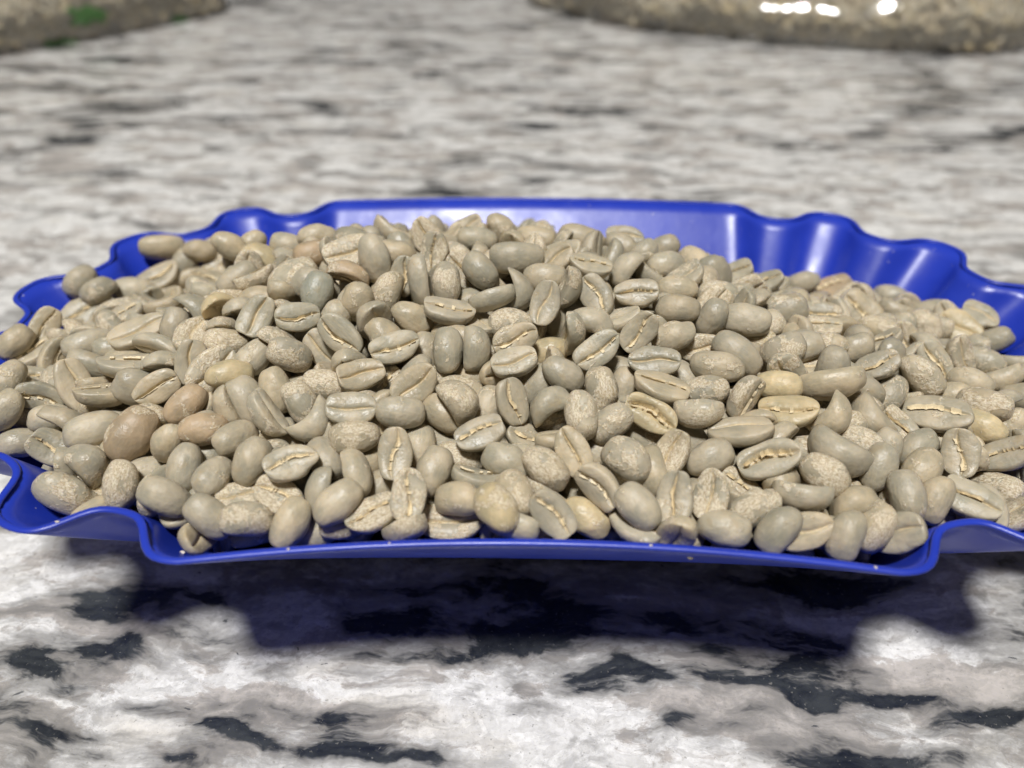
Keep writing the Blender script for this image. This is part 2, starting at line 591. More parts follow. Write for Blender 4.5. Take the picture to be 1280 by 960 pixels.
LOW_TOP = [0.0, 0.03, 0.075, 0.16, 0.30, 0.42, 0.485]
SPEC = []                                     # (bend, groove depth, groove width, lump)
for i in range(14):
    rd = random.Random(100 + i)
    SPEC.append((rd.uniform(0.0, 0.13), rd.uniform(0.06, 0.18), rd.uniform(0.026, 0.05), rd.uniform(0.012, 0.034)))
for i in range(3):                            # kidney-shaped
    SPEC.append((0.30 + 0.06 * i, 0.18, 0.045, 0.022))
for i in range(2):                            # gaping crease
    SPEC.append((0.04, 0.34, 0.12, 0.03))
KID, OPEN = (14, 15, 16), (17, 18)


def bean_mesh(i):
    bend, gd, gw, lump = SPEC[i]
    v, f, c, g = bean_shape(i, bend, gd, gw, lump=lump)
    me = bpy.data.meshes.new('coffee_bean')
    me.from_pydata(v, [], f)
    me.polygons.foreach_set('use_smooth', [True] * len(f))
    a = me.attributes.new('crease', 'FLOAT', 'POINT')
    a.data.foreach_set('value', c)
    a = me.attributes.new('lp', 'FLOAT_VECTOR', 'POINT')
    a.data.foreach_set('vector', [t for p in v for t in (p[0] * 1.5, p[1], p[2] * 0.7)])
    me.materials.append(M_BEAN)
    cv, cf = chaff_shape(i, g, gw, gd * 0.5 + 0.045)
    cm = bpy.data.meshes.new('silverskin')
    cm.from_pydata(cv, [], cf)
    cm.materials.append(M_CHAFF)
    return me, cm


MESH = [bean_mesh(i) for i in range(len(SPEC))]
LOW = []
for i in range(8):
    bend, gd, gw, lump = SPEC[i]
    v, f, c, g = bean_shape(i, bend, gd, gw, rings=14, top=LOW_TOP, nb=8, lump=lump)
    LOW.append((np.array(v), f, np.array(c)))


def tint_of(rd, fl):
    base = rd.choice([(0.455, 0.395, 0.298), (0.43, 0.382, 0.298), (0.475, 0.403, 0.292), (0.40, 0.36, 0.28), (0.46, 0.408, 0.318)])
    skin = rd.choice([0.0, 0.05, 0.10, 0.18, 0.30])
    if 'b' in fl: base, skin = (0.43, 0.33, 0.225), 0.24
    if 'g' in fl: base, skin = (0.37, 0.36, 0.295), 0.12
    if 'y' in fl: base = (0.54, 0.445, 0.285)
    if 's' in fl and 'b' not in fl: skin = rd.uniform(0.5, 0.68)
    if 'p' in fl: skin = rd.uniform(0.42, 0.55)
    k = rd.uniform(0.90, 1.09)
    return (base[0] * k, base[1] * k, base[2] * k, skin)


# x y z (0.01 mm), quaternion w x y z (/999), length width thickness (0.1 mm) | marks | label
BEANS = """-7662 3457 3477 716 -667 -75 189 97 58 38||slim smooth bean level, rounded back showing, along the crest, left
-7856 2101 3172 493 -853 -55 156 88 57 38||smooth bean level, rounded back showing, high up, left
-7609 2798 3066 906 217 -63 356 93 61 42||smooth bean leaning right, crease to camera, high up, left
-8312 1613 3482 312 -897 -310 -14 72 48 36||rightmost small smooth bean leaning right, rounded back showing, high up, far left
-8719 1789 3562 549 -698 -456 -41 72 52 36||leftmost small smooth bean leaning right, rounded back showing, high up, far left
-8526 1392 3064 909 294 13 292 107 64 41||large smooth bean leaning right, crease to camera, high up, far left
-7234 347 3593 945 50 -98 303 76 53 36||small smooth bean leaning right, crease half turned, high up, far left
-6355 -952 4032 941 157 -40 293 99 58 37||slim smooth bean leaning right, crease to camera, high up, left
-5653 -1028 4186 608 -455 -649 0 72 48 36||small smooth bean upright, rounded back showing, high up, left
-7394 -774 3691 545 -773 -240 215 85 51 36||slim smooth bean level, rounded back showing, mid heap, far left
-8635 103 3546 667 502 -13 548 72 48 36||small smooth bean leaning right, crease to camera, high up, far left
-8871 -504 3556 584 -670 -453 64 72 48 36||rightmost small smooth bean leaning right, rounded back showing, mid heap, far left
-8661 -424 3235 909 47 -112 396 77 58 39||small smooth bean leaning right, crease half turned, mid heap, far left
-8158 -688 3387 500 620 137 587 75 48 36||small smooth bean leaning right, crease to camera, mid heap, far left
-5333 -732 4309 246 794 -39 -553 80 58 39|k|kidney-shaped smooth bean leaning left, on edge, high up, left
-6461 407 3785 941 -218 -101 234 72 48 36||small smooth bean level, on edge, high up, left
-6929 -829 3628 451 -838 -124 279 72 48 36||small smooth bean level, rounded back showing, mid heap, far left
-6164 -1756 3902 962 -112 65 238 106 64 38||large smooth bean level, crease half turned, mid heap, left
-7195 3389 3207 515 -663 -528 -117 74 54 36||leftmost small smooth bean leaning right, rounded back showing, along the crest, left
-7087 3101 2882 868 -431 -188 153 94 56 36||slim smooth bean leaning right, on edge, high up, left
-6813 3438 3435 510 -826 -96 216 72 48 36||small smooth bean level, rounded back showing, along the crest, left
-6504 3875 3319 939 303 36 154 72 49 36||small smooth bean level, crease to camera, along the crest, left
-5303 1207 4627 465 -819 149 298 72 48 36||leftmost small smooth bean leaning left, rounded back showing, along the crest, left
-6371 3497 3063 862 405 -95 287 95 60 37|s|flaky bean leaning right, crease to camera, along the crest, left
-6314 2284 3293 953 171 208 134 79 51 36||small smooth bean level, crease to camera, high up, left
-4903 214 4439 708 -613 -341 62 79 48 36||small smooth bean leaning right, rounded back showing, high up, left
-5060 1542 4407 639 -622 -302 -335 72 49 36||rightmost small smooth bean leaning right, rounded back showing, along the crest, left
-4645 1103 4445 203 942 14 -262 88 65 41|y|plump yellowish bean leaning left, on edge, along the crest, left
-4200 1265 4581 497 -829 67 243 72 48 36||rightmost small smooth bean leaning left, rounded back showing, along the crest, left
-4504 -94 4589 945 -207 -155 194 72 53 36|s|small flaky bean leaning right, on edge, high up, left
-3787 -327 4851 32 958 222 174 91 63 41|s|flaky bean leaning right, on edge, high up, left
-3581 573 4782 524 -829 -171 86 72 48 36|bs|small brown-stained bean level, rounded back showing, along the crest, left of centre
-3662 1273 4783 529 -836 -53 129 72 48 36||leftmost small smooth bean level, rounded back showing, along the crest, left of centre
-3198 -1012 4856 436 -653 -586 -194 73 52 36|g|small bluish-grey bean upright, rounded back showing, high up, left of centre
-2850 146 4992 900 365 12 234 90 60 37|s|flaky bean level, crease to camera, along the crest, left of centre
-2762 -434 4924 412 896 62 -145 72 48 36|sb|small brown-stained bean level, crease half turned, high up, left of centre
-2504 -1217 4736 611 -448 -445 -475 72 54 36||small smooth bean upright, rounded back showing, high up, left of centre
-4888 -830 4463 575 607 539 -93 78 58 37|y|small yellowish bean leaning left, crease to camera, high up, left
-5442 122 4165 457 -844 75 266 72 48 36||small smooth bean leaning left, rounded back showing, high up, left
-4123 -1389 4611 768 362 -152 504 72 52 36||small smooth bean leaning right, crease to camera, high up, left
-4297 -491 4432 502 -855 -70 101 76 48 36||small smooth bean level, rounded back showing, high up, left
-3431 -1532 4693 890 411 126 147 72 48 36||small smooth bean level, crease to camera, high up, left of centre
-2661 -1920 4617 758 537 156 -332 81 51 36||small smooth bean leaning left, crease to camera, high up, left of centre
-3028 -1772 4246 784 457 251 -335 72 48 36||small smooth bean leaning left, crease to camera, mid heap, left of centre
-4579 -1737 4327 536 -817 -32 205 72 48 36|p|leftmost small white-flecked bean level, rounded back showing, mid heap, left
-4048 -2122 4303 469 -768 -431 -39 72 48 36||small smooth bean leaning right, rounded back showing, mid heap, left
-3430 -2166 4391 450 -822 14 345 72 51 36|p|rightmost small white-flecked bean level, rounded back showing, mid heap, left
-5067 -2068 4216 587 489 -204 611 72 48 36||small smooth bean upright, crease to camera, mid heap, left
-2303 1806 4585 937 -226 263 13 91 68 41||plump smooth bean leaning left, on edge, along the crest, left of centre
-1584 1195 4806 740 439 309 -402 79 54 36|s|small flaky bean leaning left, crease to camera, along the crest, left of centre
-1343 144 5010 687 320 -417 500 72 48 36|s|small flaky bean upright, crease to camera, along the crest, left of centre
-2033 125 5000 519 -849 41 82 72 48 36||rightmost small smooth bean level, rounded back showing, along the crest, left of centre
-1873 -272 4775 626 462 -311 544 72 48 36||small smooth bean upright, crease to camera, high up, left of centre
-1547 -794 4960 692 -276 663 -59 88 53 36||slim smooth bean upright, on edge, high up, left of centre
-2046 -916 4833 416 -705 -546 -176 72 48 36|s|small flaky bean leaning right, rounded back showing, high up, left of centre
-1078 -913 4935 385 -602 -617 -327 72 48 36|s|small flaky bean upright, rounded back showing, high up, left of centre
-626 803 4909 733 -673 48 80 74 48 36||leftmost small smooth bean level, rounded back showing, along the crest, at centre
-902 2072 4549 924 312 -176 124 72 48 36|s|small flaky bean leaning right, crease to camera, along the crest, at centre
-200 1716 4726 557 -708 370 224 72 48 36||small smooth bean leaning left, rounded back showing, along the crest, at centre
-530 -643 5050 525 -745 366 182 72 49 36||small smooth bean leaning left, rounded back showing, high up, at centre
-883 -165 4793 851 302 284 -319 72 48 36|s|small flaky bean leaning left, crease to camera, high up, at centre
82 -210 5077 596 -800 -29 32 94 56 36||slim smooth bean level, rounded back showing, along the crest, at centre
415 1091 4820 531 -841 78 -50 81 49 36||rightmost small smooth bean level, rounded back showing, along the crest, at centre
119 -994 4813 65 609 -207 -761 76 56 37|k|kidney-shaped smooth bean upright, on edge, high up, at centre
-307 -1303 4898 927 -333 -158 48 79 48 36||small smooth bean level, on edge, high up, at centre
-743 -790 4545 504 -855 -101 -52 72 48 36||leftmost small smooth bean level, rounded back showing, high up, at centre
-1611 -1459 4645 453 -839 228 190 72 48 36||small smooth bean leaning left, rounded back showing, high up, left of centre
-1012 -1539 4783 989 81 117 11 83 50 36||slim smooth bean level, crease to camera, high up, left of centre
-22 -1564 4643 166 -985 2 10 73 48 36|s|small flaky bean level, rounded back showing, high up, at centre
40 -2037 4604 865 477 -74 128 72 48 36||leftmost small smooth bean level, crease to camera, mid heap, at centre
-1816 -2202 4544 896 388 37 210 78 49 36||rightmost small smooth bean level, crease to camera, mid heap, left of centre
-961 -2242 4531 475 -526 -699 -89 72 48 36||rightmost small smooth bean upright, rounded back showing, mid heap, left of centre
-529 -2167 4513 578 -412 -703 -25 72 48 36||small smooth bean upright, rounded back showing, mid heap, at centre
541 -1333 4830 742 303 -326 499 72 48 36||small smooth bean upright, crease to camera, high up, at centre
542 -619 4930 514 -854 -12 -70 72 48 36||rightmost small smooth bean level, rounded back showing, high up, at centre
775 -69 4951 910 273 -263 163 72 48 36||small smooth bean leaning right, crease to camera, along the crest, at centre
1309 1270 4719 539 -830 118 69 91 55 37||slim smooth bean level, rounded back showing, along the crest, right of centre
1328 -357 4983 985 119 88 -74 72 48 36||leftmost small smooth bean level, crease to camera, along the crest, right of centre
2085 1245 4563 712 -658 234 -58 80 48 36||leftmost small smooth bean leaning left, rounded back showing, along the crest, right of centre
2164 1645 4564 951 300 -15 -58 72 48 36||rightmost small smooth bean level, crease to camera, along the crest, right of centre
1938 -115 4835 78 883 104 449 73 48 36||small smooth bean leaning right, on edge, high up, right of centre
943 -933 4896 827 26 -558 46 72 48 36|s|small flaky bean leaning right, crease half turned, high up, at centre
1387 -948 4767 756 434 150 -464 72 50 36||small smooth bean leaning left, crease to camera, high up, right of centre
2048 -939 4788 935 345 -66 -9 73 48 36||small smooth bean level, crease to camera, high up, right of centre
978 -813 4417 493 -844 -105 -176 72 48 36||small smooth bean leaning right, rounded back showing, high up, at centre
1279 -1479 4624 1 993 -67 -83 75 48 36||small smooth bean level, on edge, high up, right of centre
2005 -1806 4593 795 436 -308 284 72 48 36||small smooth bean leaning right, crease to camera, high up, right of centre
2802 396 4646 502 -843 -122 141 72 49 36||small smooth bean level, rounded back showing, along the crest, right of centre
2899 1601 4368 499 -817 -139 -248 72 48 36||small smooth bean leaning right, rounded back showing, along the crest, right of centre
3463 1256 4242 487 -723 471 -129 79 58 37||rightmost small smooth bean leaning left, rounded back showing, along the crest, right of centre
2821 -516 4644 515 -854 53 1 72 48 36||rightmost small smooth bean level, rounded back showing, high up, right of centre
2695 -1195 4645 566 -809 74 -135 72 48 36||leftmost small smooth bean level, rounded back showing, high up, right of centre
2548 -1746 4466 462 -860 -91 -191 72 48 36||rightmost small smooth bean level, rounded back showing, mid heap, right of centre
2393 78 4595 925 -202 280 -151 72 48 36||small smooth bean leaning left, on edge, high up, right of centre
3581 -384 4508 273 -946 165 -32 76 48 36|p|small white-flecked bean level, rounded back showing, high up, right of centre
3265 -1286 4486 506 -607 -365 -490 72 48 36||small smooth bean leaning right, rounded back showing, high up, right of centre
3864 -1238 4468 504 -852 132 -33 81 55 36||leftmost small smooth bean level, rounded back showing, high up, right
4062 -1232 4052 475 -864 77 -144 72 48 36|sy|leftmost small yellowish bean level, rounded back showing, mid heap, right
4425 1591 3830 930 248 -269 20 73 48 36||small smooth bean leaning right, crease to camera, high up, right
4903 1271 3764 960 154 -229 1 80 48 36||small smooth bean level, crease to camera, high up, right
4756 -363 4114 543 -810 -34 -215 88 61 40|p|white-flecked bean level, rounded back showing, high up, right
6278 2837 2962 478 -829 -3 -287 72 48 36||rightmost small smooth bean level, rounded back showing, high up, right
7083 3107 2635 983 81 -117 103 89 66 44|b|plump brown-stained bean level, crease to camera, high up, right
5677 193 3724 929 347 -49 -116 72 48 36|p|leftmost small white-flecked bean level, crease to camera, high up, right
5389 -602 3898 986 76 -58 -129 72 48 36|p|rightmost small white-flecked bean level, crease to camera, high up, right
6708 780 3444 836 388 95 -375 87 63 41||plump smooth bean leaning left, crease to camera, high up, right
4337 -1859 4270 413 -847 -164 -289 72 55 36|p|small white-flecked bean leaning right, rounded back showing, mid heap, right
5194 -1331 3986 102 -927 -2 -357 72 48 36|s|small flaky bean leaning right, rounded back showing, mid heap, right
5706 -1325 3918 620 -718 -179 -257 72 48 36||small smooth bean leaning right, rounded back showing, mid heap, right
3529 -2086 4370 490 -797 346 62 86 52 36||slim smooth bean leaning left, rounded back showing, mid heap, right
3152 -2369 4312 467 -868 133 -97 82 49 36||slim smooth bean level, rounded back showing, mid heap, right of centre
3053 -1634 4183 875 477 -59 -37 72 48 36|s|small flaky bean level, crease to camera, mid heap, right of centre
8275 2745 2678 524 -830 169 -73 76 48 36||small smooth bean level, rounded back showing, high up, far right
7532 1055 3246 881 -411 197 -117 72 52 36||small smooth bean leaning left, on edge, high up, far right
8622 1744 2954 19 966 -173 188 84 50 36||slim smooth bean level, on edge, high up, far right
7896 558 3274 515 -673 525 64 72 55 36|s|small flaky bean leaning left, rounded back showing, high up, far right
8708 812 3052 818 371 22 -436 83 66 40|y|plump yellowish bean leaning left, crease to camera, high up, far right
9307 1214 3072 903 212 7 -371 72 56 37||small smooth bean leaning left, crease to camera, high up, far right
9171 339 3060 406 -841 -39 -353 72 48 36||small smooth bean leaning right, rounded back showing, mid heap, far right
6644 -106 3609 477 -824 227 -197 72 48 36|p|small white-flecked bean level, rounded back showing, high up, far right
6470 -802 3711 944 -66 -310 -84 72 48 36||small smooth bean leaning right, crease half turned, mid heap, far right
7194 -121 3394 569 514 182 -614 72 48 36|s|leftmost small flaky bean upright, crease to camera, mid heap, far right
5986 -1748 3886 947 165 -271 23 72 48 36||small smooth bean leaning right, crease to camera, mid heap, far right
7260 -1151 3559 709 448 117 -530 78 49 36||small smooth bean leaning left, crease to camera, mid heap, far right
6711 -1813 3748 585 -681 438 14 82 52 36|p|white-flecked bean leaning left, rounded back showing, mid heap, far right
7893 -754 3455 748 332 367 -439 72 49 36|s|rightmost small flaky bean upright, crease to camera, mid heap, far right
8414 -694 3292 497 -818 259 -117 75 48 36|p|small white-flecked bean level, rounded back showing, mid heap, far right
7636 -1664 3520 461 -818 282 -193 72 48 36||middle small smooth bean level, rounded back showing, mid heap, far right
8353 -1400 3356 773 -556 -181 -243 72 48 36||small smooth bean level, on edge, mid heap, far right
7254 -1880 3391 431 -863 100 -240 72 48 36||leftmost small smooth bean level, rounded back showing, mid heap, far right
4918 -2549 4082 812 -548 -104 -167 102 61 40||large smooth bean level, on edge, mid heap, right
6188 -2010 3545 188 -868 -414 -196 72 48 36|s|small flaky bean leaning right, rounded back showing, mid heap, far right
-8413 -1255 3279 939 207 198 186 72 48 36||leftmost small smooth bean level, crease to camera, mid heap, far left
-7715 -1986 3476 803 535 245 -88 72 48 36||rightmost small smooth bean level, crease to camera, mid heap, far left
-8105 -1646 3211 738 -449 480 143 75 48 36||small smooth bean leaning left, on edge, mid heap, far left
-8085 -2435 3502 526 -671 -518 -49 72 48 36||leftmost small smooth bean leaning right, rounded back showing, mid heap, far left
-7230 -1818 3567 823 83 457 -323 92 56 38||slim smooth bean leaning left, crease to camera, mid heap, far left
-6434 -2364 3767 963 -123 53 228 89 53 36||slim smooth bean level, crease half turned, mid heap, far left
-5503 -2491 4004 811 496 10 306 72 48 36||small smooth bean leaning right, crease to camera, mid heap, left
-4958 -2843 3935 491 -762 -416 -62 72 48 36|sb|small brown-stained bean leaning right, rounded back showing, mid heap, left
-6388 -2955 3547 437 -853 -215 182 93 56 36||slim smooth bean level, rounded back showing, low down, far left
-5644 -3318 3743 476 -713 -509 -58 89 65 41|bs|plump brown-stained bean leaning right, rounded back showing, low down, left
-7117 -3039 3233 923 262 268 -80 72 54 36||small smooth bean leaning left, crease to camera, low down, far left
-6213 -3658 3493 37 -899 181 395 72 48 36|k|kidney-shaped smooth bean leaning left, rounded back showing, low down, far left
-5534 -4171 3508 443 -572 -674 -143 72 48 36|s|small flaky bean upright, rounded back showing, low down, far left
-7945 -2109 3157 400 -846 -154 313 72 48 36|s|small flaky bean level, rounded back showing, low down, far left
-7873 -2615 3003 411 -855 -160 269 72 48 36||leftmost small smooth bean level, rounded back showing, low down, far left
-7469 -2284 3238 422 -857 -141 256 72 48 36||rightmost small smooth bean level, rounded back showing, low down, far left
-5022 -3596 3731 685 -483 -358 -409 72 48 36||small smooth bean end-on, on edge, low down, left
-8278 -1798 3671 467 -676 -567 41 72 48 36||middle small smooth bean leaning right, rounded back showing, mid heap, far left
-4276 -2586 4304 448 -859 -132 206 72 48 36|by|small brown-stained bean level, rounded back showing, mid heap, left
-4256 -3011 3980 826 -106 549 49 72 51 36||small smooth bean leaning left, crease half turned, mid heap, left
-4482 -3464 3959 438 -881 -130 116 72 48 36|bs|small brown-stained bean level, rounded back showing, low down, left
-3965 -3566 3903 331 -789 -406 316 72 48 36||middle small smooth bean leaning right, rounded back showing, low down, left
-3570 -3385 4155 870 -126 452 -141 78 48 36||small smooth bean leaning left, crease half turned, low down, left
-3548 -2797 4187 198 -756 470 408 72 48 36||small smooth bean upright, rounded back showing, mid heap, left
-3135 -3041 4135 303 -795 426 303 72 48 36|s|small flaky bean leaning left, rounded back showing, mid heap, left of centre
-2852 -2638 4167 440 -887 49 122 72 48 36|s|small flaky bean level, rounded back showing, mid heap, left of centre
-2877 -3389 3994 786 -470 -378 126 72 48 36|k|kidney-shaped smooth bean leaning right, on edge, low down, left of centre
-2292 -2628 4325 933 295 63 191 72 48 36||middle small smooth bean level, crease to camera, mid heap, left of centre
-2322 -3353 4239 943 319 72 33 72 49 36||leftmost small smooth bean level, crease to camera, mid heap, left of centre
-2683 -3951 3841 283 -845 448 -47 72 48 36||leftmost small smooth bean leaning left, rounded back showing, low down, left of centre
-2231 -3776 4066 428 -894 -105 62 72 48 36|s|small flaky bean level, rounded back showing, low down, left of centre
-3026 -4287 4007 934 255 38 243 72 48 36||small smooth bean level, crease to camera, low down, left
-3617 -4165 3944 436 -713 -531 -128 72 48 36||rightmost small smooth bean leaning right, rounded back showing, low down, left
-4095 -4265 3800 266 -760 -520 279 72 48 36||leftmost small smooth bean leaning right, rounded back showing, low down, left
-4629 -4021 3730 373 -649 -658 -71 72 48 36||small smooth bean upright, rounded back showing, low down, left
-3417 -3426 3612 891 385 202 -120 72 48 36||small smooth bean leaning left, crease to camera, low down, left
-2119 -4296 3862 465 -371 -742 306 72 48 36||small smooth bean upright, on edge, low down, left of centre
-3183 -4523 3616 934 257 173 -171 72 48 36|s|small flaky bean leaning left, crease to camera, by the front rim, left
-4485 -3533 3501 415 -890 -105 151 72 48 36||rightmost small smooth bean level, rounded back showing, low down, left
-1444 -2856 4311 827 429 -181 313 77 54 36||small smooth bean leaning right, crease to camera, mid heap, left of centre
-2014 -2462 3995 814 438 -77 372 72 48 36|s|small flaky bean leaning right, crease to camera, mid heap, left of centre
-1601 -3431 4210 653 -750 9 101 72 48 36||small smooth bean level, rounded back showing, low down, left of centre
-1026 -3169 4034 389 -866 287 117 72 48 36||rightmost small smooth bean leaning left, rounded back showing, low down, left of centre
-735 -3253 4311 187 -846 310 388 72 48 36|sk|kidney-shaped flaky bean leaning left, rounded back showing, mid heap, at centre
-1054 -3198 3639 963 177 187 -70 72 48 36||small smooth bean leaning left, crease to camera, low down, left of centre
-446 -3693 4040 956 220 -97 162 73 48 36||small smooth bean leaning right, crease to camera, low down, at centre
-373 -2976 3987 344 -750 -529 -193 72 48 36||leftmost small smooth bean leaning right, rounded back showing, mid heap, at centre
41 -2540 4489 965 218 -79 110 72 48 36||rightmost small smooth bean level, crease to camera, mid heap, at centre
-17 -3102 4186 758 245 380 -467 72 48 36||small smooth bean upright, crease to camera, mid heap, at centre
-551 -2226 4012 460 -883 -26 72 72 48 36||small smooth bean level, rounded back showing, mid heap, at centre
-1625 -4056 3988 655 290 -244 652 72 48 36||small smooth bean upright, crease to camera, low down, left of centre
-1352 -3606 3733 304 -683 -636 -185 72 48 36||leftmost small smooth bean upright, rounded back showing, low down, left of centre
-1080 -4238 3855 316 -738 -573 -157 72 48 36||rightmost small smooth bean upright, rounded back showing, low down, left of centre
-777 -3768 3653 395 -902 163 50 72 48 36|s|small flaky bean level, rounded back showing, low down, at centre
-84 -4074 3887 400 -897 174 54 72 48 36||small smooth bean leaning left, rounded back showing, low down, at centre
-505 -4296 3715 974 -192 114 -13 72 48 36||small smooth bean level, crease half turned, low down, at centre
-1157 -2333 4018 418 -812 -192 357 72 48 36||small smooth bean level, rounded back showing, mid heap, left of centre
-1407 -1894 4249 373 -643 -612 -266 72 48 36||leftmost small smooth bean upright, rounded back showing, mid heap, left of centre
558 -1855 4218 684 -717 -82 -101 72 48 36|y|small yellowish bean level, rounded back showing, mid heap, at centre
1307 -2219 4515 848 423 -155 276 78 49 36||small smooth bean leaning right, crease to camera, mid heap, right of centre
786 -2769 4416 496 -786 228 288 72 48 36||small smooth bean leaning left, rounded back showing, mid heap, at centre
1334 -2898 4279 337 -678 617 210 72 48 36|p|small white-flecked bean upright, rounded back showing, mid heap, right of centre
426 -2643 4157 402 -773 -417 -256 72 48 36||rightmost small smooth bean leaning right, rounded back showing, mid heap, at centre
545 -3178 4233 62 966 112 218 72 48 36|k|kidney-shaped smooth bean leaning right, on edge, mid heap, at centre
601 -3072 3826 648 -736 -156 -108 72 48 36|s|small flaky bean leaning right, rounded back showing, low down, at centre
989 -3507 4253 329 -672 620 230 72 48 36|s|small flaky bean upright, rounded back showing, low down, right of centre
1427 -3439 4046 406 -851 -238 -228 72 48 36|s|small flaky bean leaning right, rounded back showing, low down, right of centre
2192 -2393 4405 944 308 -75 -83 77 48 36||small smooth bean level, crease to camera, mid heap, right of centre
2213 -2867 4250 984 55 95 -136 87 52 36||slim smooth bean level, crease to camera, mid heap, right of centre
1731 -2495 3987 317 -711 -529 -334 72 48 36||small smooth bean upright, rounded back showing, mid heap, right of centre
2713 -2266 3976 435 -789 426 64 72 48 36||small smooth bean leaning left, rounded back showing, mid heap, right of centre
2007 -3321 4117 892 370 66 -248 82 49 36|yo|gaping yellowish bean leaning left, crease to camera, low down, right of centre
1735 -2098 4035 454 -865 204 -42 72 48 36||leftmost small smooth bean level, rounded back showing, mid heap, right of centre
2942 -2728 4116 444 -887 -1 -121 72 48 36|s|small flaky bean level, rounded back showing, mid heap, right of centre
2698 -3346 4139 770 -618 -4 -153 72 48 36|s|small flaky bean level, rounded back showing, low down, right of centre
848 -4010 4007 760 368 187 -501 72 48 36||rightmost small smooth bean leaning left, crease to camera, low down, at centre
1568 -4124 3991 336 -846 393 -121 76 56 37|s|leftmost small flaky bean leaning left, rounded back showing, low down, right of centre
2255 -3924 3881 851 182 -355 338 72 48 36|s|small flaky bean leaning right, crease to camera, low down, right of centre
2645 -3266 3649 402 -794 452 52 72 48 36||small smooth bean leaning left, rounded back showing, low down, right of centre
2796 -3935 3822 379 -900 -143 -157 72 48 36||small smooth bean leaning right, rounded back showing, low down, right of centre
1974 -3359 3668 429 -878 209 -4 72 48 36|s|rightmost small flaky bean leaning left, rounded back showing, low down, right of centre
478 -4324 3960 409 -847 292 165 72 48 36|p|small white-flecked bean leaning left, rounded back showing, low down, at centre
231 -3424 3695 950 183 177 -174 72 48 36||leftmost small smooth bean leaning left, crease to camera, low down, at centre
1203 -4504 3827 700 582 7 -412 72 48 36||small smooth bean leaning left, crease to camera, low down, right of centre
1211 -3496 3568 420 -905 16 -42 72 48 36||small smooth bean level, rounded back showing, low down, right of centre
3467 -2894 4142 522 692 -110 483 72 49 36|s|small flaky bean leaning right, crease half turned, mid heap, right
4059 -2620 4128 445 -867 106 -193 72 48 36|y|rightmost small yellowish bean level, rounded back showing, mid heap, right
4112 -3120 3994 954 188 -167 -157 86 52 36|y|slim yellowish bean level, crease to camera, low down, right
4660 -2373 3635 925 143 58 -344 72 48 36||small smooth bean leaning left, crease to camera, mid heap, right
3291 -3581 3987 985 -40 -123 -103 92 55 36||slim smooth bean level, crease half turned, low down, right
4743 -3227 3962 705 -562 -400 -157 72 48 36|k|kidney-shaped smooth bean leaning right, on edge, low down, right
5066 -3077 3645 278 -902 -298 -132 72 48 36|s|small flaky bean leaning right, rounded back showing, low down, right
4199 -3050 3525 419 -878 108 -199 72 48 36||small smooth bean level, rounded back showing, low down, right
3600 -4059 3874 946 222 -231 34 88 53 36|o|gaping smooth bean level, crease to camera, low down, right
4601 -3864 3835 632 -685 323 -159 92 55 37|k|leftmost kidney-shaped smooth bean leaning left, rounded back showing, low down, right
5154 -3515 3719 437 -820 357 -88 72 48 36|s|rightmost small flaky bean leaning left, rounded back showing, low down, right
4308 -4275 3827 423 -816 390 -40 72 52 36|s|leftmost small flaky bean leaning left, rounded back showing, low down, right
4325 -3494 3563 410 -896 46 -156 72 48 36|s|small flaky bean level, rounded back showing, low down, right
6589 -2730 3652 937 194 -178 -225 99 60 38||leftmost slim smooth bean level, crease to camera, low down, far right
5504 -2878 3645 668 -584 457 -50 83 50 36|k|rightmost kidney-shaped smooth bean leaning left, rounded back showing, low down, right
5973 -2875 3490 863 265 122 -410 72 48 36|s|small flaky bean leaning left, crease to camera, low down, far right
6105 -3322 3497 258 -908 -281 -171 72 48 36||middle small smooth bean leaning right, rounded back showing, low down, far right
5971 -3797 3513 130 -875 -425 -185 72 52 36||rightmost small smooth bean leaning right, rounded back showing, low down, far right
6650 -3498 3510 736 119 -410 523 72 54 36||small smooth bean upright, crease to camera, low down, far right
7395 -3389 3371 936 119 -321 -67 83 50 36||rightmost slim smooth bean level, crease to camera, low down, far right
7362 -2751 3431 457 -794 376 -130 72 48 36|y|small yellowish bean leaning left, rounded back showing, low down, far right
5242 -3969 3653 355 -739 -485 -301 72 48 36||leftmost small smooth bean leaning right, rounded back showing, low down, far right
5439 -4463 3579 438 -582 684 4 79 48 36||small smooth bean upright, rounded back showing, by the front rim, far right
5942 -4332 3389 210 -817 -381 -376 72 48 36||small smooth bean leaning right, rounded back showing, by the front rim, far right
6468 -4311 3344 917 201 -27 -341 80 53 36||small smooth bean leaning left, crease to camera, by the front rim, far right
7519 -2360 3586 438 -825 262 -238 85 51 36|p|slim white-flecked bean level, rounded back showing, mid heap, far right
7887 -2584 3316 312 -864 -176 -350 72 48 36|s|small flaky bean leaning right, rounded back showing, low down, far right
4683 -4568 3571 67 974 -30 211 72 48 36|k|kidney-shaped smooth bean level, rounded back showing, by the front rim, right
4827 -5018 3489 461 -722 -426 -288 72 48 36|s|small flaky bean leaning right, rounded back showing, by the front rim, far right
8458 -1846 3347 428 -834 181 -294 72 48 36||rightmost small smooth bean level, rounded back showing, mid heap, far right
8236 -2439 3254 425 -872 111 -212 72 48 36||small smooth bean level, rounded back showing, low down, far right
2719 -4581 3681 752 136 -356 536 72 48 36|s|small flaky bean upright, crease to camera, by the front rim, right of centre
3220 -4191 3429 903 206 173 -333 72 48 36|s|small flaky bean leaning left, crease to camera, by the front rim, right
3258 -4776 3660 336 -911 -165 -169 72 48 36|s|small flaky bean leaning right, rounded back showing, by the front rim, right
3922 -4627 3707 865 -488 48 -96 79 58 36||small smooth bean level, on edge, by the front rim, right
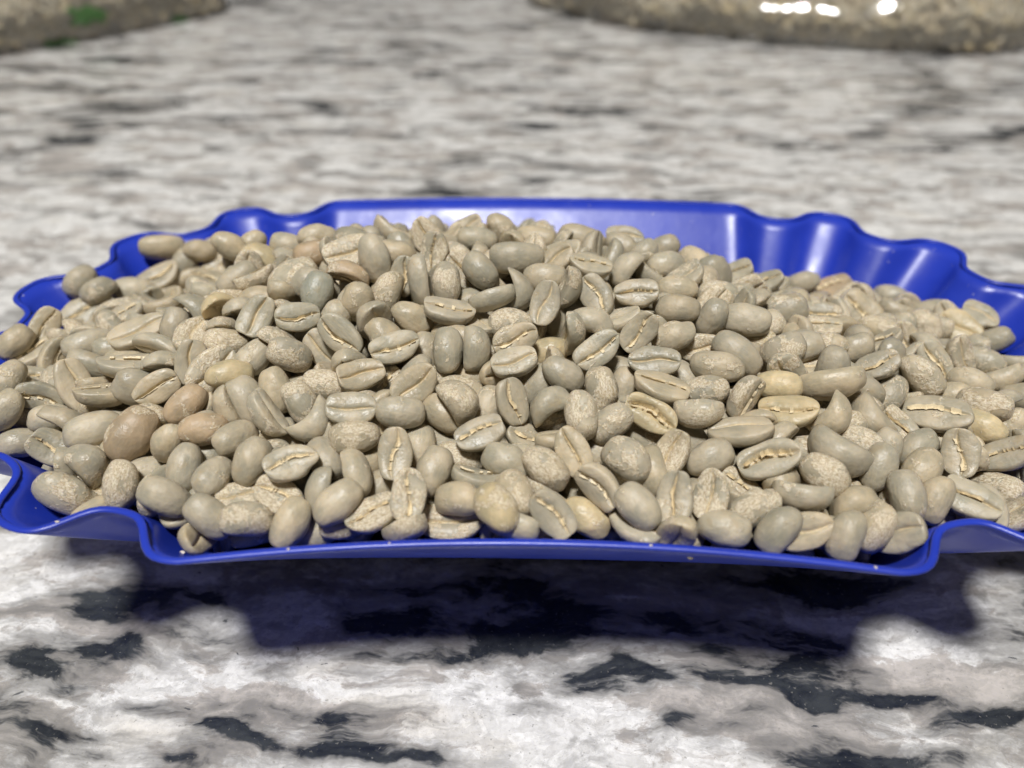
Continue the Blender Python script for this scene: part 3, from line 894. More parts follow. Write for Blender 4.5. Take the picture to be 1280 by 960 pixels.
3447 -5202 3674 291 -848 -308 -314 72 48 36||leftmost small smooth bean leaning right, rounded back showing, by the front rim, right
5606 -1850 550 966 106 -203 -107 72 48 36|py|small yellowish bean level, crease to camera, by the front rim, right
4370 -5173 3533 232 -794 -411 -379 72 48 36||rightmost small smooth bean leaning right, rounded back showing, by the front rim, right
4893 -4545 3202 949 -163 -262 -50 72 48 36|s|small flaky bean leaning right, crease half turned, by the front rim, right
4178 -4475 3123 383 -897 153 -154 72 48 36||middle small smooth bean level, rounded back showing, by the front rim, right
4287 -4865 3292 385 -909 -33 148 72 48 36||rightmost small smooth bean level, rounded back showing, by the front rim, right
2791 -5073 3581 386 -908 142 -67 72 48 36||leftmost small smooth bean level, rounded back showing, by the front rim, right
3100 -3832 2122 978 -124 33 -157 78 48 36|y|rightmost small yellowish bean level, crease half turned, by the front rim, right of centre
3436 -4238 2563 716 202 -586 319 72 48 36||small smooth bean upright, crease to camera, by the front rim, right
525 -4988 3766 817 387 205 -373 72 48 36||small smooth bean leaning left, crease to camera, by the front rim, at centre
25 -4634 3838 195 -810 550 -24 72 48 36|s|leftmost small flaky bean leaning left, rounded back showing, by the front rim, at centre
230 -4763 3399 324 -805 468 161 72 48 36|s|rightmost small flaky bean leaning left, rounded back showing, by the front rim, at centre
1667 -4891 3802 387 -817 411 112 72 50 36||rightmost small smooth bean leaning left, rounded back showing, by the front rim, right of centre
2185 -4728 3788 749 153 -345 543 72 49 36||small smooth bean upright, crease to camera, by the front rim, right of centre
1013 -4722 3425 374 -882 281 40 72 48 36|y|small yellowish bean leaning left, rounded back showing, by the front rim, right of centre
1419 -4452 2924 986 -131 31 -83 78 48 36|y|leftmost small yellowish bean level, crease half turned, by the front rim, right of centre
971 -4245 3334 209 -802 552 -76 72 48 36||leftmost small smooth bean leaning left, rounded back showing, by the front rim, right of centre
2191 -4167 2606 371 -916 46 -136 72 48 36||small smooth bean level, rounded back showing, by the front rim, right of centre
-1377 -4782 3855 680 289 -174 649 72 48 36|s|small flaky bean upright, crease to camera, by the front rim, left of centre
-1851 -4818 3574 960 151 -81 215 73 48 36|s|small flaky bean leaning right, crease to camera, by the front rim, left of centre
-2034 -3276 1652 377 -918 -104 50 83 50 36||slim smooth bean level, rounded back showing, by the front rim, left of centre
-831 -4728 3336 976 214 -15 9 92 55 36|s|slim flaky bean level, crease to camera, by the front rim, left of centre
-227 -5000 3938 228 -852 464 -66 72 52 36|yp|small yellowish bean leaning left, rounded back showing, by the front rim, at centre
-756 -4682 3738 369 -886 137 -243 72 48 36||small smooth bean level, rounded back showing, by the front rim, left of centre
-331 -3536 1958 376 -926 -15 -6 72 48 36||small smooth bean level, rounded back showing, by the front rim, at centre
-1274 -3998 2525 326 -686 -611 -219 72 48 36||rightmost small smooth bean upright, rounded back showing, by the front rim, left of centre
-1877 -4182 3446 401 -843 -347 -77 72 48 36||rightmost small smooth bean leaning right, rounded back showing, by the front rim, left of centre
-6417 -4131 3285 468 -817 161 291 90 54 36|p|slim white-flecked bean leaning left, rounded back showing, by the front rim, far left
-4715 -4556 3632 343 -873 100 328 74 48 36||leftmost small smooth bean leaning left, rounded back showing, by the front rim, left
-5412 -3646 3279 423 -867 -226 130 72 48 36||leftmost small smooth bean level, rounded back showing, low down, left
-4037 -4885 3604 312 -874 216 299 72 48 36||rightmost small smooth bean leaning left, rounded back showing, by the front rim, left
-3510 -4954 3629 371 -909 -46 179 72 48 36|s|small flaky bean level, rounded back showing, by the front rim, left
-5383 -1148 550 357 -913 -48 187 76 48 36||leftmost small smooth bean level, rounded back showing, by the front rim, left
-2946 -4934 3513 515 -651 -555 -28 72 48 36||small smooth bean leaning right, rounded back showing, by the front rim, left
-2802 -4356 2868 273 -745 488 362 72 48 36||leftmost small smooth bean upright, rounded back showing, by the front rim, left of centre
-2635 -4511 3685 97 705 340 613 72 49 36||small smooth bean upright, on edge, by the front rim, left of centre
-3711 -4458 3521 977 150 80 121 72 48 36|s|small flaky bean level, crease to camera, by the front rim, left
-2314 -4829 3808 411 -822 -379 -96 72 48 36||leftmost small smooth bean leaning right, rounded back showing, by the front rim, left of centre
-3359 -1795 550 375 -913 37 -146 72 48 36|s|small flaky bean level, rounded back showing, by the front rim, left of centre
-4287 -1527 550 359 -913 -56 180 72 48 36||rightmost small smooth bean level, rounded back showing, by the front rim, left"""
rd = random.Random(5)
for row in BEANS.strip().splitlines():
    nums, fl, label = row.split('|')
    n = [int(t) for t in nums.split()]
    vi = rd.choice(KID) if 'k' in fl else rd.choice(OPEN) if 'o' in fl else rd.randrange(14)
    me, cm = MESH[vi]
    o = bpy.data.objects.new('coffee_bean', me)
    o.location = (n[0] * 1e-5, n[1] * 1e-5, n[2] * 1e-5)
    o.rotation_mode = 'QUATERNION'
    o.rotation_quaternion = Quaternion((n[3] / 999, n[4] / 999, n[5] / 999, n[6] / 999)).normalized()
    o.scale = (n[7] * 1e-4, n[8] * 1e-4, n[9] * 1e-4)
    o.color = tint_of(rd, fl)
    col.objects.link(o)
    tag(o, label, 'bean', 'green coffee beans heaped in the blue tray')
    if rd.random() < 0.6 or 'o' in fl:       # most creases still hold a strip of silverskin
        s = bpy.data.objects.new('silverskin', cm)
        s.parent = o
        col.objects.link(s)

# the rest of the heap, between and below the beans above, one mass
FILL = """-2876 793 4869 23 -253 -862 -437 90 59 40
-2194 3969 3388 147 -368 917 4 89 58 39
-2670 2575 3960 610 -61 285 -736 77 46 31
1047 3465 3488 120 -585 -780 -179 84 62 39
1765 -1290 4485 80 -205 -29 974 78 47 32
-2647 3746 3469 458 607 -122 -637 77 48 33
-4601 3616 3005 669 -191 -504 -510 77 50 33
6453 3401 2256 142 -37 -318 935 79 48 31
7942 1606 2842 552 522 365 -536 88 62 42
-8190 3 3292 503 -101 -363 -776 80 57 38
-4014 3284 3286 430 -193 -798 373 91 67 40
-4701 -1323 4315 266 567 -627 462 82 52 33
3781 -3588 3749 453 766 58 450 89 55 36
-1684 3838 3296 135 -881 -327 -312 90 57 36
2136 3429 3208 252 771 -532 -237 80 56 35
2979 2820 3226 731 -478 417 -250 78 57 36
3798 1717 3757 719 -79 672 156 82 51 33
1747 2831 3585 268 -575 -737 227 76 46 29
572 3341 3442 446 235 804 311 92 62 40
1501 4111 3077 834 -367 -227 341 93 62 41
6735 -4332 3076 550 235 -137 -788 93 66 40
8002 1203 2941 -1 953 -167 -248 80 49 32
-5047 1985 3661 831 186 -197 483 77 49 33
6071 348 3617 597 -100 -615 504 78 56 36
-4231 4112 2803 219 93 954 -174 95 63 40
-1213 2625 3941 863 -353 77 350 95 65 44
1132 2147 4168 153 900 -390 -107 96 62 42
-1539 1742 4455 331 -846 70 409 94 64 43
-673 4529 3052 848 -460 -35 -256 77 51 34
5634 1890 3032 367 849 233 297 93 58 35
2606 1120 4206 650 304 -186 670 81 55 37
-165 2346 4095 31 168 -539 824 82 50 34
4815 1666 3336 6 692 -717 70 75 50 32
-2264 4470 3052 367 -109 396 -834 91 58 37
-2820 4068 3295 65 -153 582 -795 83 51 34
4893 378 3869 875 -206 -60 431 87 52 34
-3415 1608 4311 290 -447 222 815 93 56 37
1466 2419 3897 961 116 -246 25 88 60 39
-7299 -113 3473 622 -509 499 321 93 60 37
-1303 3427 3503 924 318 -189 81 87 62 42
911 909 4675 657 139 723 -157 85 54 35
-4089 2374 3806 234 964 69 92 80 55 35
-3272 3384 3556 660 -384 -190 -616 81 57 35
982 4255 3038 40 -507 -49 -858 77 57 37
2348 4107 2739 42 282 951 -109 81 51 33
5971 3073 2346 671 60 28 -738 80 54 34
-1809 2368 4050 405 61 -908 78 87 61 38
5012 2216 3073 597 232 117 -758 81 55 34
3855 -886 4439 122 514 92 -843 76 46 29
4015 -13 4201 97 -184 897 387 78 51 32
8731 1195 2979 688 449 130 -554 88 53 34
-3303 -618 4685 644 -675 170 315 84 61 41
-3846 -1077 4451 37 -285 -535 793 80 56 37
-1723 4583 2918 160 -539 784 -258 79 52 32
238 3513 3695 868 -41 -264 416 88 60 39
-4662 3200 3396 684 -313 651 -90 79 54 35
-5859 2609 3093 557 655 -484 -156 92 63 38
5366 1086 3540 8 988 -7 148 80 58 38
3084 2207 3688 346 -465 807 103 94 65 44
-483 3190 3570 579 110 -798 116 80 50 30
4452 2535 2990 97 -910 380 128 88 53 33
587 4489 3012 233 -437 170 -851 95 68 43
-1106 399 4808 196 277 840 422 85 57 38
3623 2086 3537 12 504 -497 704 86 62 42
2543 3752 2980 846 377 156 -340 80 53 35
3273 3079 3234 352 457 -666 470 75 50 33
-2993 1739 4497 354 436 571 597 78 48 31
-510 2615 3892 473 -303 175 -807 89 56 36
-278 3657 3376 246 658 -160 692 79 57 35
6874 276 3422 77 -938 -262 -209 76 50 33
8443 -3220 3115 222 -159 -961 13 76 53 33
2302 1578 4038 617 535 570 -74 81 58 38
3538 3366 2850 271 667 162 -673 94 66 42
-5815 3662 2680 263 -430 -832 -225 95 63 42
4321 2835 2831 507 -57 255 -820 77 53 32
-4775 1422 4006 124 985 27 109 74 52 35
-7808 1368 3011 99 806 -76 578 85 60 37
-5824 -2280 3802 536 -725 -12 431 92 62 37
5874 1019 3263 131 -537 -701 448 81 49 29
-6017 3155 2805 383 362 -627 572 89 61 37
-7602 809 3420 607 775 44 166 87 61 40
-5088 2732 3369 139 -312 935 -87 88 54 34
417 2976 3782 312 -320 253 857 81 51 32
4164 -447 4317 155 720 -435 516 81 58 36
-785 2236 4235 804 182 -139 -547 92 63 39
7951 -237 3214 312 -185 43 -930 75 52 33
-225 1987 4422 396 354 660 -530 86 56 35
-7179 1262 3247 923 -265 231 -152 86 60 37
1640 1549 4271 284 -299 773 -480 82 53 34
6936 -3262 3251 671 223 575 408 77 46 31
-2461 2240 4231 67 -274 394 874 86 58 37
2235 512 4508 210 191 662 -692 88 55 33
4673 3680 2147 252 626 470 567 84 55 33
-5853 -430 4042 968 -141 98 175 76 51 35
7652 1924 2705 159 124 -515 832 87 53 33
-5107 3658 2933 190 -195 348 -896 77 53 35
333 1974 4359 306 -275 745 -524 77 48 30
2160 2134 3981 938 46 291 177 90 56 36
7227 2181 2705 259 -312 736 -540 77 47 29
-7783 -233 3440 264 810 -85 -515 96 58 35
5095 2671 2804 499 -398 -712 289 93 58 37
-3377 3986 3200 391 744 443 -309 81 50 33
-3086 2589 3802 961 -65 152 -217 85 62 42
-5611 -2766 3543 311 458 667 -497 96 64 43
-4684 -2258 4187 441 -52 505 -739 90 60 40
5560 -2112 3727 10 326 527 784 94 58 37
5993 -181 3644 93 218 -736 632 84 56 37
5026 3486 2304 731 10 567 -377 86 63 38
4847 3008 2553 582 -428 635 -271 76 49 32
-944 -1783 4446 620 -734 164 -219 84 51 32
1287 -3161 3856 5 161 655 737 76 46 28
2583 2558 3530 965 214 -16 -146 85 62 38
603 1436 4624 160 -581 -782 -152 92 62 38
-5524 -1898 3996 453 726 464 -225 93 67 41
4173 3900 2366 683 -626 311 -209 90 57 38
-2522 -2239 4281 441 617 614 -212 93 58 38
8969 -1557 3236 331 352 -519 703 76 52 32
-2045 2779 3882 380 -909 -148 71 83 58 39
7159 -4287 2961 898 -42 -401 -173 80 51 33
-1384 4299 3010 628 44 -650 -423 96 67 42
-4483 2004 4055 258 877 -162 370 84 59 39
-5477 2112 3609 396 542 -411 -615 78 57 38
-217 201 4778 490 380 -737 -266 88 58 38
-1169 -522 4767 132 492 437 -741 93 57 36
-4138 251 4501 798 412 -275 339 81 49 31
6415 2189 2822 279 -342 691 -571 91 55 36
-1977 445 4809 338 -519 -697 -358 86 53 33
3475 2747 3260 540 -315 374 684 86 61 38
-1935 -1802 4396 388 -233 -825 -335 89 56 35
3488 1484 3832 70 -574 122 806 78 51 32
6806 1545 3050 115 689 -8 714 88 65 41
4297 -833 4129 205 -101 929 289 74 50 31
5509 2968 2490 173 774 590 143 95 69 43
5508 -3460 3487 338 -709 -346 -512 76 51 33
9538 -1070 3093 277 901 -244 222 87 59 39
-3808 3805 3070 322 69 -518 788 75 51 32
40 843 4723 222 615 411 -634 89 59 36
-6588 -3649 3286 750 48 -646 130 80 52 35
-2560 1216 4676 3 -690 -403 599 96 59 38
8775 -1080 3197 398 776 -359 328 74 54 35
-6958 -2608 3382 350 113 -858 356 94 58 38
2918 709 4254 874 -237 -76 414 91 55 33
-6452 -1390 3703 231 64 -929 -280 77 54 34
-3795 4534 2738 829 217 -387 337 86 53 34
1766 389 4647 199 516 -239 -797 90 59 37
-5775 -1453 4083 554 809 -2 -192 89 54 33
-1988 3292 3661 195 880 -312 -297 93 67 45
2289 -1190 4362 708 -374 70 -593 80 58 35
-48 4673 2997 414 895 -158 32 79 54 34
-3856 1990 4126 167 371 422 -809 87 62 40
-4276 -4924 3255 494 -436 228 -715 75 48 29
5464 585 3585 170 -668 489 534 81 54 34
1107 1544 4303 367 79 802 -463 92 62 40
7214 -3734 3016 360 -796 293 -386 85 55 34
-1527 -2437 4238 275 -441 853 -9 77 47 29
-1910 -3181 3925 621 414 -112 654 85 60 37
5801 2498 2828 37 988 101 -100 86 63 42
3303 3759 2711 749 339 566 39 76 51 32
896 345 4859 160 -229 -219 934 81 53 32
965 -1879 4620 699 196 -671 -146 90 55 34
5248 1611 3346 517 -146 810 -231 89 59 39
650 2591 4036 565 277 -492 600 90 60 37
-3493 4303 2901 250 -140 -759 -583 80 53 32
2146 2893 3557 490 534 -507 465 75 51 35
8753 -162 2973 202 172 322 908 81 54 33
7476 -581 3429 424 -448 -763 186 83 58 39
2980 -133 4589 177 257 118 -942 86 53 34
-3154 379 4799 32 -460 107 -880 82 53 32
3102 4128 2633 842 -502 -123 145 82 52 34
-3533 858 4584 379 -258 -845 -272 79 47 32
3289 350 4313 466 -703 -521 120 95 65 41
-6703 799 3507 232 485 -841 -49 76 49 31
3498 30 4352 607 -514 -604 15 82 57 36
3936 3035 3098 702 151 638 -275 92 66 42
-5321 3176 3078 773 -133 -595 -168 78 49 32
-3710 3120 3691 393 649 105 641 78 58 38
-7401 1889 2941 303 588 -327 674 91 59 36
7659 2320 2613 783 66 -599 148 79 58 36
-3237 4675 2894 282 -908 284 -116 76 56 36
4022 2519 3257 839 241 -481 71 95 61 37
-6557 -472 3824 612 -192 465 608 77 54 33
1916 -4162 3752 525 -574 578 -240 75 55 37
-1238 1420 4639 958 62 -271 -60 74 45 27
-853 3107 3728 252 703 13 -664 81 57 35
9323 768 2771 913 33 -334 -229 76 55 36
-255 4253 3126 432 -84 -739 -508 79 48 33
-5633 2934 3235 87 587 236 -768 88 60 37
6794 -1405 3492 50 -632 212 -743 76 46 28
-2383 -150 5022 606 -494 575 237 89 60 39
-3941 1610 4284 507 -319 374 706 77 52 31
1411 546 4733 656 -104 615 -422 94 59 37
-5363 786 3998 29 -827 -413 -378 88 53 36
-794 3750 3538 522 -718 415 -191 88 64 42
3148 1650 3974 687 -517 -193 471 84 55 33
671 1787 4350 239 450 -173 842 80 52 35
-4134 2798 3649 305 -775 -369 -411 78 50 33
-3916 -2919 4021 109 -830 268 475 90 54 36
6550 2946 2584 429 685 -433 -397 87 57 38
-8037 857 3004 703 238 232 -627 79 57 36
-2519 3185 3701 861 -131 416 260 85 55 34
5969 -921 3731 801 -61 541 246 93 63 40
-7231 -1252 3549 153 -165 -658 -717 80 53 35
-2996 2020 4159 861 363 -271 -226 77 52 35
-6757 -1850 3552 590 -37 -359 -721 83 55 35
4263 3169 2635 284 -873 374 127 80 52 32
1424 4427 2699 476 -87 -340 805 77 50 30
5179 -4960 3363 870 281 -399 -50 81 54 35
3867 1268 3947 495 -92 563 -654 81 56 35
3831 797 4151 464 -289 -716 -432 92 67 44
-204 -2356 4221 210 -257 549 -766 76 47 30
5056 -2147 4039 558 -401 664 291 86 52 32
-3640 -1801 4395 155 874 203 -411 90 55 34
6220 1530 3087 218 897 -125 -361 75 52 31
3552 -3221 3854 582 712 -295 254 76 47 32
-6385 2775 2943 661 277 -60 -693 85 55 36
7810 -3238 3272 653 -224 -653 309 83 51 34
8422 -389 3082 832 248 -491 55 75 47 31
6986 2069 2994 309 231 102 -916 83 50 31
2601 3371 3067 609 -436 -642 -158 84 56 36
70 2692 4043 401 703 330 -484 82 51 33
4197 322 4093 697 598 -305 249 94 60 39
7019 1067 3077 336 -686 -643 -34 75 55 36
7390 423 3215 392 -433 766 265 80 53 36
1529 3532 3200 378 423 -554 608 80 50 34
-180 3141 3667 612 278 -715 -185 81 56 35
1836 3933 2924 587 277 722 235 76 53 35
-4525 4012 3057 309 944 -18 105 77 55 36
-7460 -466 3649 43 224 -633 739 74 46 29
4855 -1770 3892 29 46 139 -988 84 51 32
-5053 -4140 3368 582 -280 297 -702 91 55 34
4451 2123 3251 26 -899 -413 140 92 64 41
155 3958 3216 658 -404 -319 -548 84 56 35
-4768 -3190 3742 378 -123 906 -140 79 51 32
1094 2991 3691 2 -231 273 -933 84 62 42
6392 -1399 3688 556 -433 -675 -215 94 63 38
2032 -640 4576 18 -305 921 237 85 53 35
3666 4059 2516 372 691 446 427 82 49 31
4719 -1141 3956 601 -449 570 -331 75 47 31
-701 4111 3287 81 586 309 743 91 56 35
311 247 4832 852 -32 -299 426 87 62 40
-4857 -268 4272 481 -102 -306 -814 90 63 42
-2224 -1508 4617 612 391 628 -278 80 59 39
-2649 -722 4596 374 512 -644 -425 78 48 31
6894 -2540 3357 463 349 442 683 86 56 37
-2620 4586 2956 755 500 421 -14 85 55 37
-2421 463 4759 93 586 -490 -637 83 51 31
7161 1633 3146 244 714 -41 -653 87 55 35
8577 -2787 3179 338 -489 339 728 85 53 33
3316 -873 4440 734 482 -211 426 91 58 39
-595 -1376 4490 905 -41 54 -417 89 57 35
-3998 710 4485 78 899 -260 -339 87 52 32
-5943 -4342 3173 432 772 421 196 82 53 33
-5195 -1468 4244 688 151 116 699 89 63 42
-7361 2387 2834 238 935 -113 231 87 64 39
-1036 883 4664 139 298 -339 880 75 46 31
-388 -410 4757 246 913 -158 -280 78 47 30
-4952 3279 3096 773 222 555 207 80 49 30
5480 -2473 3679 191 -386 -671 602 79 49 31
-1507 2970 3854 823 122 -478 279 78 48 31
8293 2064 2786 284 311 -531 734 82 58 36
-7770 -1436 3430 176 -781 436 -409 79 58 39
694 -3618 3868 967 -247 -28 41 75 52 33
7864 -1525 3302 577 582 -294 -489 74 51 33
-3457 2257 3875 804 -467 259 257 79 48 31
-4843 599 4414 621 198 525 -545 78 55 34
-7961 450 3160 691 616 -262 -268 78 49 32
-1492 2191 4411 249 -732 152 614 77 50 31
-5303 1598 3962 908 151 362 139 89 54 35
4373 651 3898 69 571 248 -779 79 48 30
4293 -2267 4130 675 582 288 -346 80 58 37
2727 1926 3890 728 449 -299 -421 74 47 30
4996 -92 3863 525 -577 -436 -446 81 54 37
-4548 2537 3516 127 -877 450 101 84 56 36
-505 1604 4466 798 -103 552 -213 83 52 31
-8430 751 2970 763 323 -492 -263 78 57 35
7885 -2122 3444 411 887 87 185 76 53 32
-2924 -1405 4502 387 -341 709 478 76 50 34
9163 -668 3185 203 -49 324 922 92 65 42
9284 -1576 3222 11 -483 -38 874 92 63 39
-5710 362 3900 221 -448 -656 -564 95 67 41
2417 868 4564 306 -356 783 406 75 50 32
-2401 -2997 3950 327 -77 888 -311 93 57 38
-3555 -3836 3708 246 -147 549 -784 84 54 34
684 3897 3339 179 761 55 620 93 58 38
-3001 1229 4638 372 -384 671 512 77 48 32
1346 14 4758 820 369 399 -175 78 54 35
-4465 -1019 4498 430 645 595 -211 86 60 37
6404 1102 3231 972 37 226 40 89 62 38
2711 -951 4463 30 255 706 658 78 48 29
7013 -859 3406 493 8 606 -623 81 53 35
-5371 4003 2856 180 523 131 822 78 56 38
-808 -2672 4147 111 122 -959 226 82 52 34
-5858 4106 2730 29 253 -542 799 89 55 35
-5043 2260 3490 633 142 281 -705 84 52 35
3844 -4133 3496 515 -97 -489 -695 83 54 34
2088 2554 3756 229 -509 697 447 76 48 31
-2891 3560 3437 222 605 541 538 81 53 35
4637 -1571 4174 116 -971 -39 -201 87 58 36
7365 2651 2526 810 -242 -477 235 75 49 31
-4334 3235 3249 625 -501 491 -340 75 49 33
8162 745 3071 665 -677 80 -301 77 52 35
-3849 -712 4622 615 -285 -312 -664 77 51 30
528 2327 4180 584 424 -498 478 81 54 33
-3719 3557 3239 171 -168 -469 849 75 48 29
-3087 -4023 3696 445 -33 -842 300 76 48 31
1213 -1215 4281 355 -316 830 -288 76 49 29
3062 3265 2799 350 380 47 854 79 54 35
-5846 1810 3175 593 741 -310 7 77 57 35
2978 -395 4172 98 -645 659 -371 89 58 36
-7381 -1683 3136 9 141 -946 -290 91 59 40
-6925 1859 2837 835 401 341 150 94 60 39
80 1420 4283 761 -212 318 522 80 48 31
-5296 1269 3520 809 -403 -196 377 88 53 33
5953 -3829 3071 830 -113 124 530 90 58 38
-6707 2836 2574 807 -21 -108 -578 76 54 37
-3020 4227 2736 71 -460 293 834 83 51 31
5983 -1348 3374 711 -606 -340 104 75 53 33
8781 227 2832 575 -251 753 193 76 51 33
-6150 -622 3639 859 -20 -404 -311 85 59 37
-1639 -3461 3496 530 239 -718 -379 91 56 34
2239 -2381 3979 704 -162 431 -539 78 51 34
-1923 -966 4377 154 -599 -779 92 88 64 39
1347 -2745 3899 214 235 454 831 80 52 33
152 -782 4390 689 239 9 683 79 53 33
-6252 -2391 3359 914 -296 52 -269 79 50 32
3637 -751 4089 934 331 92 -89 75 45 30
-3913 -2157 3847 927 138 110 -329 92 68 46
-957 -1549 4132 568 -747 -292 -179 76 55 35
-491 977 4542 615 113 -188 756 94 61 37
2664 -4221 3372 98 -916 -328 204 82 59 37
4014 3604 2189 46 383 601 699 76 54 36
1332 997 4165 528 263 266 761 82 55 34
-3086 3755 2993 644 -428 141 616 79 55 34
-3632 37 4377 540 489 -514 -451 93 66 45
8178 301 2903 939 -301 -2 158 90 58 38
571 540 4488 695 -687 199 54 75 46 30
-622 229 4667 773 -173 -608 -22 93 56 38
6528 -579 3383 805 347 -204 -434 74 54 36
-4423 -1471 4024 527 -724 209 391 76 49 30
-5253 -2317 3575 344 -826 -366 -254 81 51 33
-6540 -1018 3452 332 -856 -35 392 82 55 35
-4479 1703 3635 630 191 657 367 83 57 38
4585 -317 3634 450 -306 288 -786 77 51 32
5791 70 3230 339 -735 -405 423 90 57 37
-4836 2692 3063 452 197 480 724 77 50 33
-4822 -1873 3875 181 205 -464 841 81 53 36
-7166 687 3072 663 -212 451 557 87 60 39
-6773 71 3357 484 220 -822 201 86 51 33
637 -1070 4317 113 -619 -478 -611 81 58 38
-5908 -3290 3328 121 932 -233 -247 75 54 33
-4295 -2709 3605 55 -430 -769 -468 76 55 35
1425 1887 3818 924 14 -378 -38 86 52 36
8729 -1365 2806 29 -302 947 -95 95 70 43
-6566 1839 2949 387 -381 -839 -4 84 52 33
7999 2321 2405 739 59 668 -36 86 62 41
2241 -482 4250 740 668 23 52 89 56 35
7707 -1245 2980 178 266 -704 -632 80 50 32
7180 -3033 2972 1 689 248 680 81 53 34
4286 -4012 3489 467 724 -334 -380 81 55 35
7591 -2896 2952 416 -897 65 -123 81 52 33
-1284 2031 3876 281 -891 188 -300 81 56 37
-934 1198 4319 508 -833 -126 174 83 60 40
-3214 -2377 3858 190 -973 114 54 79 55 33
7962 -2383 2905 74 79 -965 -235 83 50 33
-2189 724 4417 334 390 465 719 88 60 38
-2566 -3636 3713 551 406 186 -703 87 53 36
4913 -873 3798 264 534 59 -800 95 60 36
3402 -2361 3719 324 739 -536 245 80 54 33
8304 -3090 2760 106 -303 945 -50 76 47 29
-8235 -188 2889 377 658 -642 -104 83 52 34
5527 -1491 3421 392 447 731 332 96 61 40
5529 936 3148 53 505 810 -291 81 54 34
-137 -2700 3753 548 493 479 -475 76 51 34
1859 -833 4251 27 -260 -112 -958 80 48 29
-3885 -1506 4084 601 -609 -481 -185 78 55 36
574 -3787 3449 752 -218 -106 611 93 60 38
-2969 -217 4451 762 63 -383 516 74 54 36
-283 -1803 4074 189 -358 351 844 87 55 35
6711 2124 2495 413 625 461 473 79 55 35
5361 -4093 3149 447 392 -468 -652 81 51 31
639 2000 3940 212 -97 -315 -919 86 55 37
2513 3898 2408 254 -836 -470 116 90 54 34
-4567 -4324 3269 913 62 -128 379 85 58 35
-1904 4036 2812 707 692 -85 -109 78 56 38
7192 -1481 3071 731 -376 448 -348 91 57 37
3669 -1585 3916 788 -605 -70 -75 90 63 40
-864 -2862 3853 910 -189 304 -205 76 46 30
1555 -381 4402 16 -721 -260 640 89 59 39
-2117 1828 4029 156 39 -316 934 88 61 40
-3820 2444 3457 511 -185 352 -761 87 56 34
2499 -3667 3546 295 -811 283 416 74 49 31
7904 -598 2908 328 794 486 -151 89 54 33
-6346 -2807 3152 864 -213 399 -218 82 50 33
1145 -460 4487 430 63 -789 433 93 57 37
-2853 -2213 4008 851 169 358 342 78 49 30
4273 1012 3680 848 524 17 58 83 58 39
6154 2696 2193 114 655 -575 475 75 47 30
6643 -171 3146 984 118 22 -127 86 54 33
1421 -1603 4222 863 -172 -185 -435 82 58 37
-2599 -4241 3377 400 -845 -335 -109 79 54 35
-6341 -3336 2979 384 -498 -648 -427 87 63 39
6546 -2673 3205 130 -720 554 -395 84 51 33
5776 -2833 3153 822 5 72 -563 80 57 37
4835 -3543 3271 471 -118 229 842 89 58 39
1989 -1321 4126 225 230 -15 946 77 51 33
-7519 181 3070 550 762 252 227 94 58 35
-7291 -828 3184 538 -213 98 -809 92 66 43
7469 1566 2579 661 -30 571 484 74 52 33
-1999 -3763 3605 438 371 -624 -528 75 45 29
3053 1524 3632 789 -269 136 -534 74 50 32
-6788 -2101 3315 850 -372 -296 -222 85 54 33
-5844 -15 3707 304 389 686 -532 89 54 33
-8364 -823 2814 527 -599 -590 -117 84 55 34
-864 4131 2834 184 -912 302 202 80 59 35
-4539 932 3903 223 -715 -266 605 87 63 39
-5362 -1354 3762 930 -197 -307 -6 76 56 35
7471 -2 3043 459 177 602 -627 88 55 34
1078 -2025 3956 44 -22 -847 -527 75 51 34
-5970 754 3563 61 511 -840 -165 92 56 38
3477 2344 3206 704 442 534 -146 78 52 32
-3325 -3938 3340 30 337 -817 465 77 49 30
6275 2318 2386 826 469 310 -23 83 51 34
655 -2267 4085 777 106 -617 51 93 57 37
-1558 721 4444 760 -58 -20 -645 92 62 39
-3550 -4658 3135 102 980 162 31 79 49 33
-7454 1110 2854 447 37 254 -856 89 62 38
5052 -2893 3282 33 -316 510 -798 80 54 35
6329 459 3250 402 50 188 894 78 47 28
-3406 1226 4124 508 -324 -617 -504 87 57 36
3968 -2391 3777 324 -804 340 362 75 49 33
8518 1158 2631 597 -273 142 -739 76 47 30
241 -2239 4005 415 -720 546 -100 93 58 35
-2074 -2899 3620 582 253 366 679 80 58 36
9017 -712 2784 162 -214 -918 287 76 55 33
1676 3214 3222 585 705 -34 397 77 56 34
5668 2243 2515 914 124 258 286 77 56 38
3144 767 3918 325 691 637 98 89 60 41
1034 306 4408 905 19 225 359 75 47 29
484 -4362 3401 225 -368 -309 -846 90 63 40
2384 -4688 3250 355 720 -486 -342 90 58 38
-5872 -1850 3488 17 -280 -911 -297 76 46 30
1109 3678 2857 603 717 207 -279 74 46 29
5950 1875 2697 568 -573 -543 229 83 57 36
-1906 1441 4301 818 -448 -56 -354 86 53 32
1534 -4372 3460 438 746 -489 107 75 50 33
2386 -2820 3741 321 821 120 455 77 48 31
4999 -1959 3532 58 936 323 119 80 52 32
-4971 813 3868 695 -87 -8 712 74 55 33
-6160 1408 3327 713 -606 20 -351 88 60 38
7989 -1886 2923 222 866 257 363 81 52 32
4291 1424 3407 850 123 65 506 80 56 36
6930 2421 2281 667 364 -446 -471 84 55 36
5615 -3384 3082 500 -467 690 233 81 49 30
6395 -4082 2881 169 269 -811 -489 79 54 33
4706 737 3536 654 -434 -555 -271 88 60 36
2808 -1319 4021 238 -431 -853 -169 77 52 32
-2493 -1458 4161 532 601 201 560 84 51 32
8529 -2161 3017 956 -237 -37 -165 80 49 31
1740 802 4329 840 241 397 -278 85 59 38
7568 710 2831 652 -360 -665 -32 76 52 33
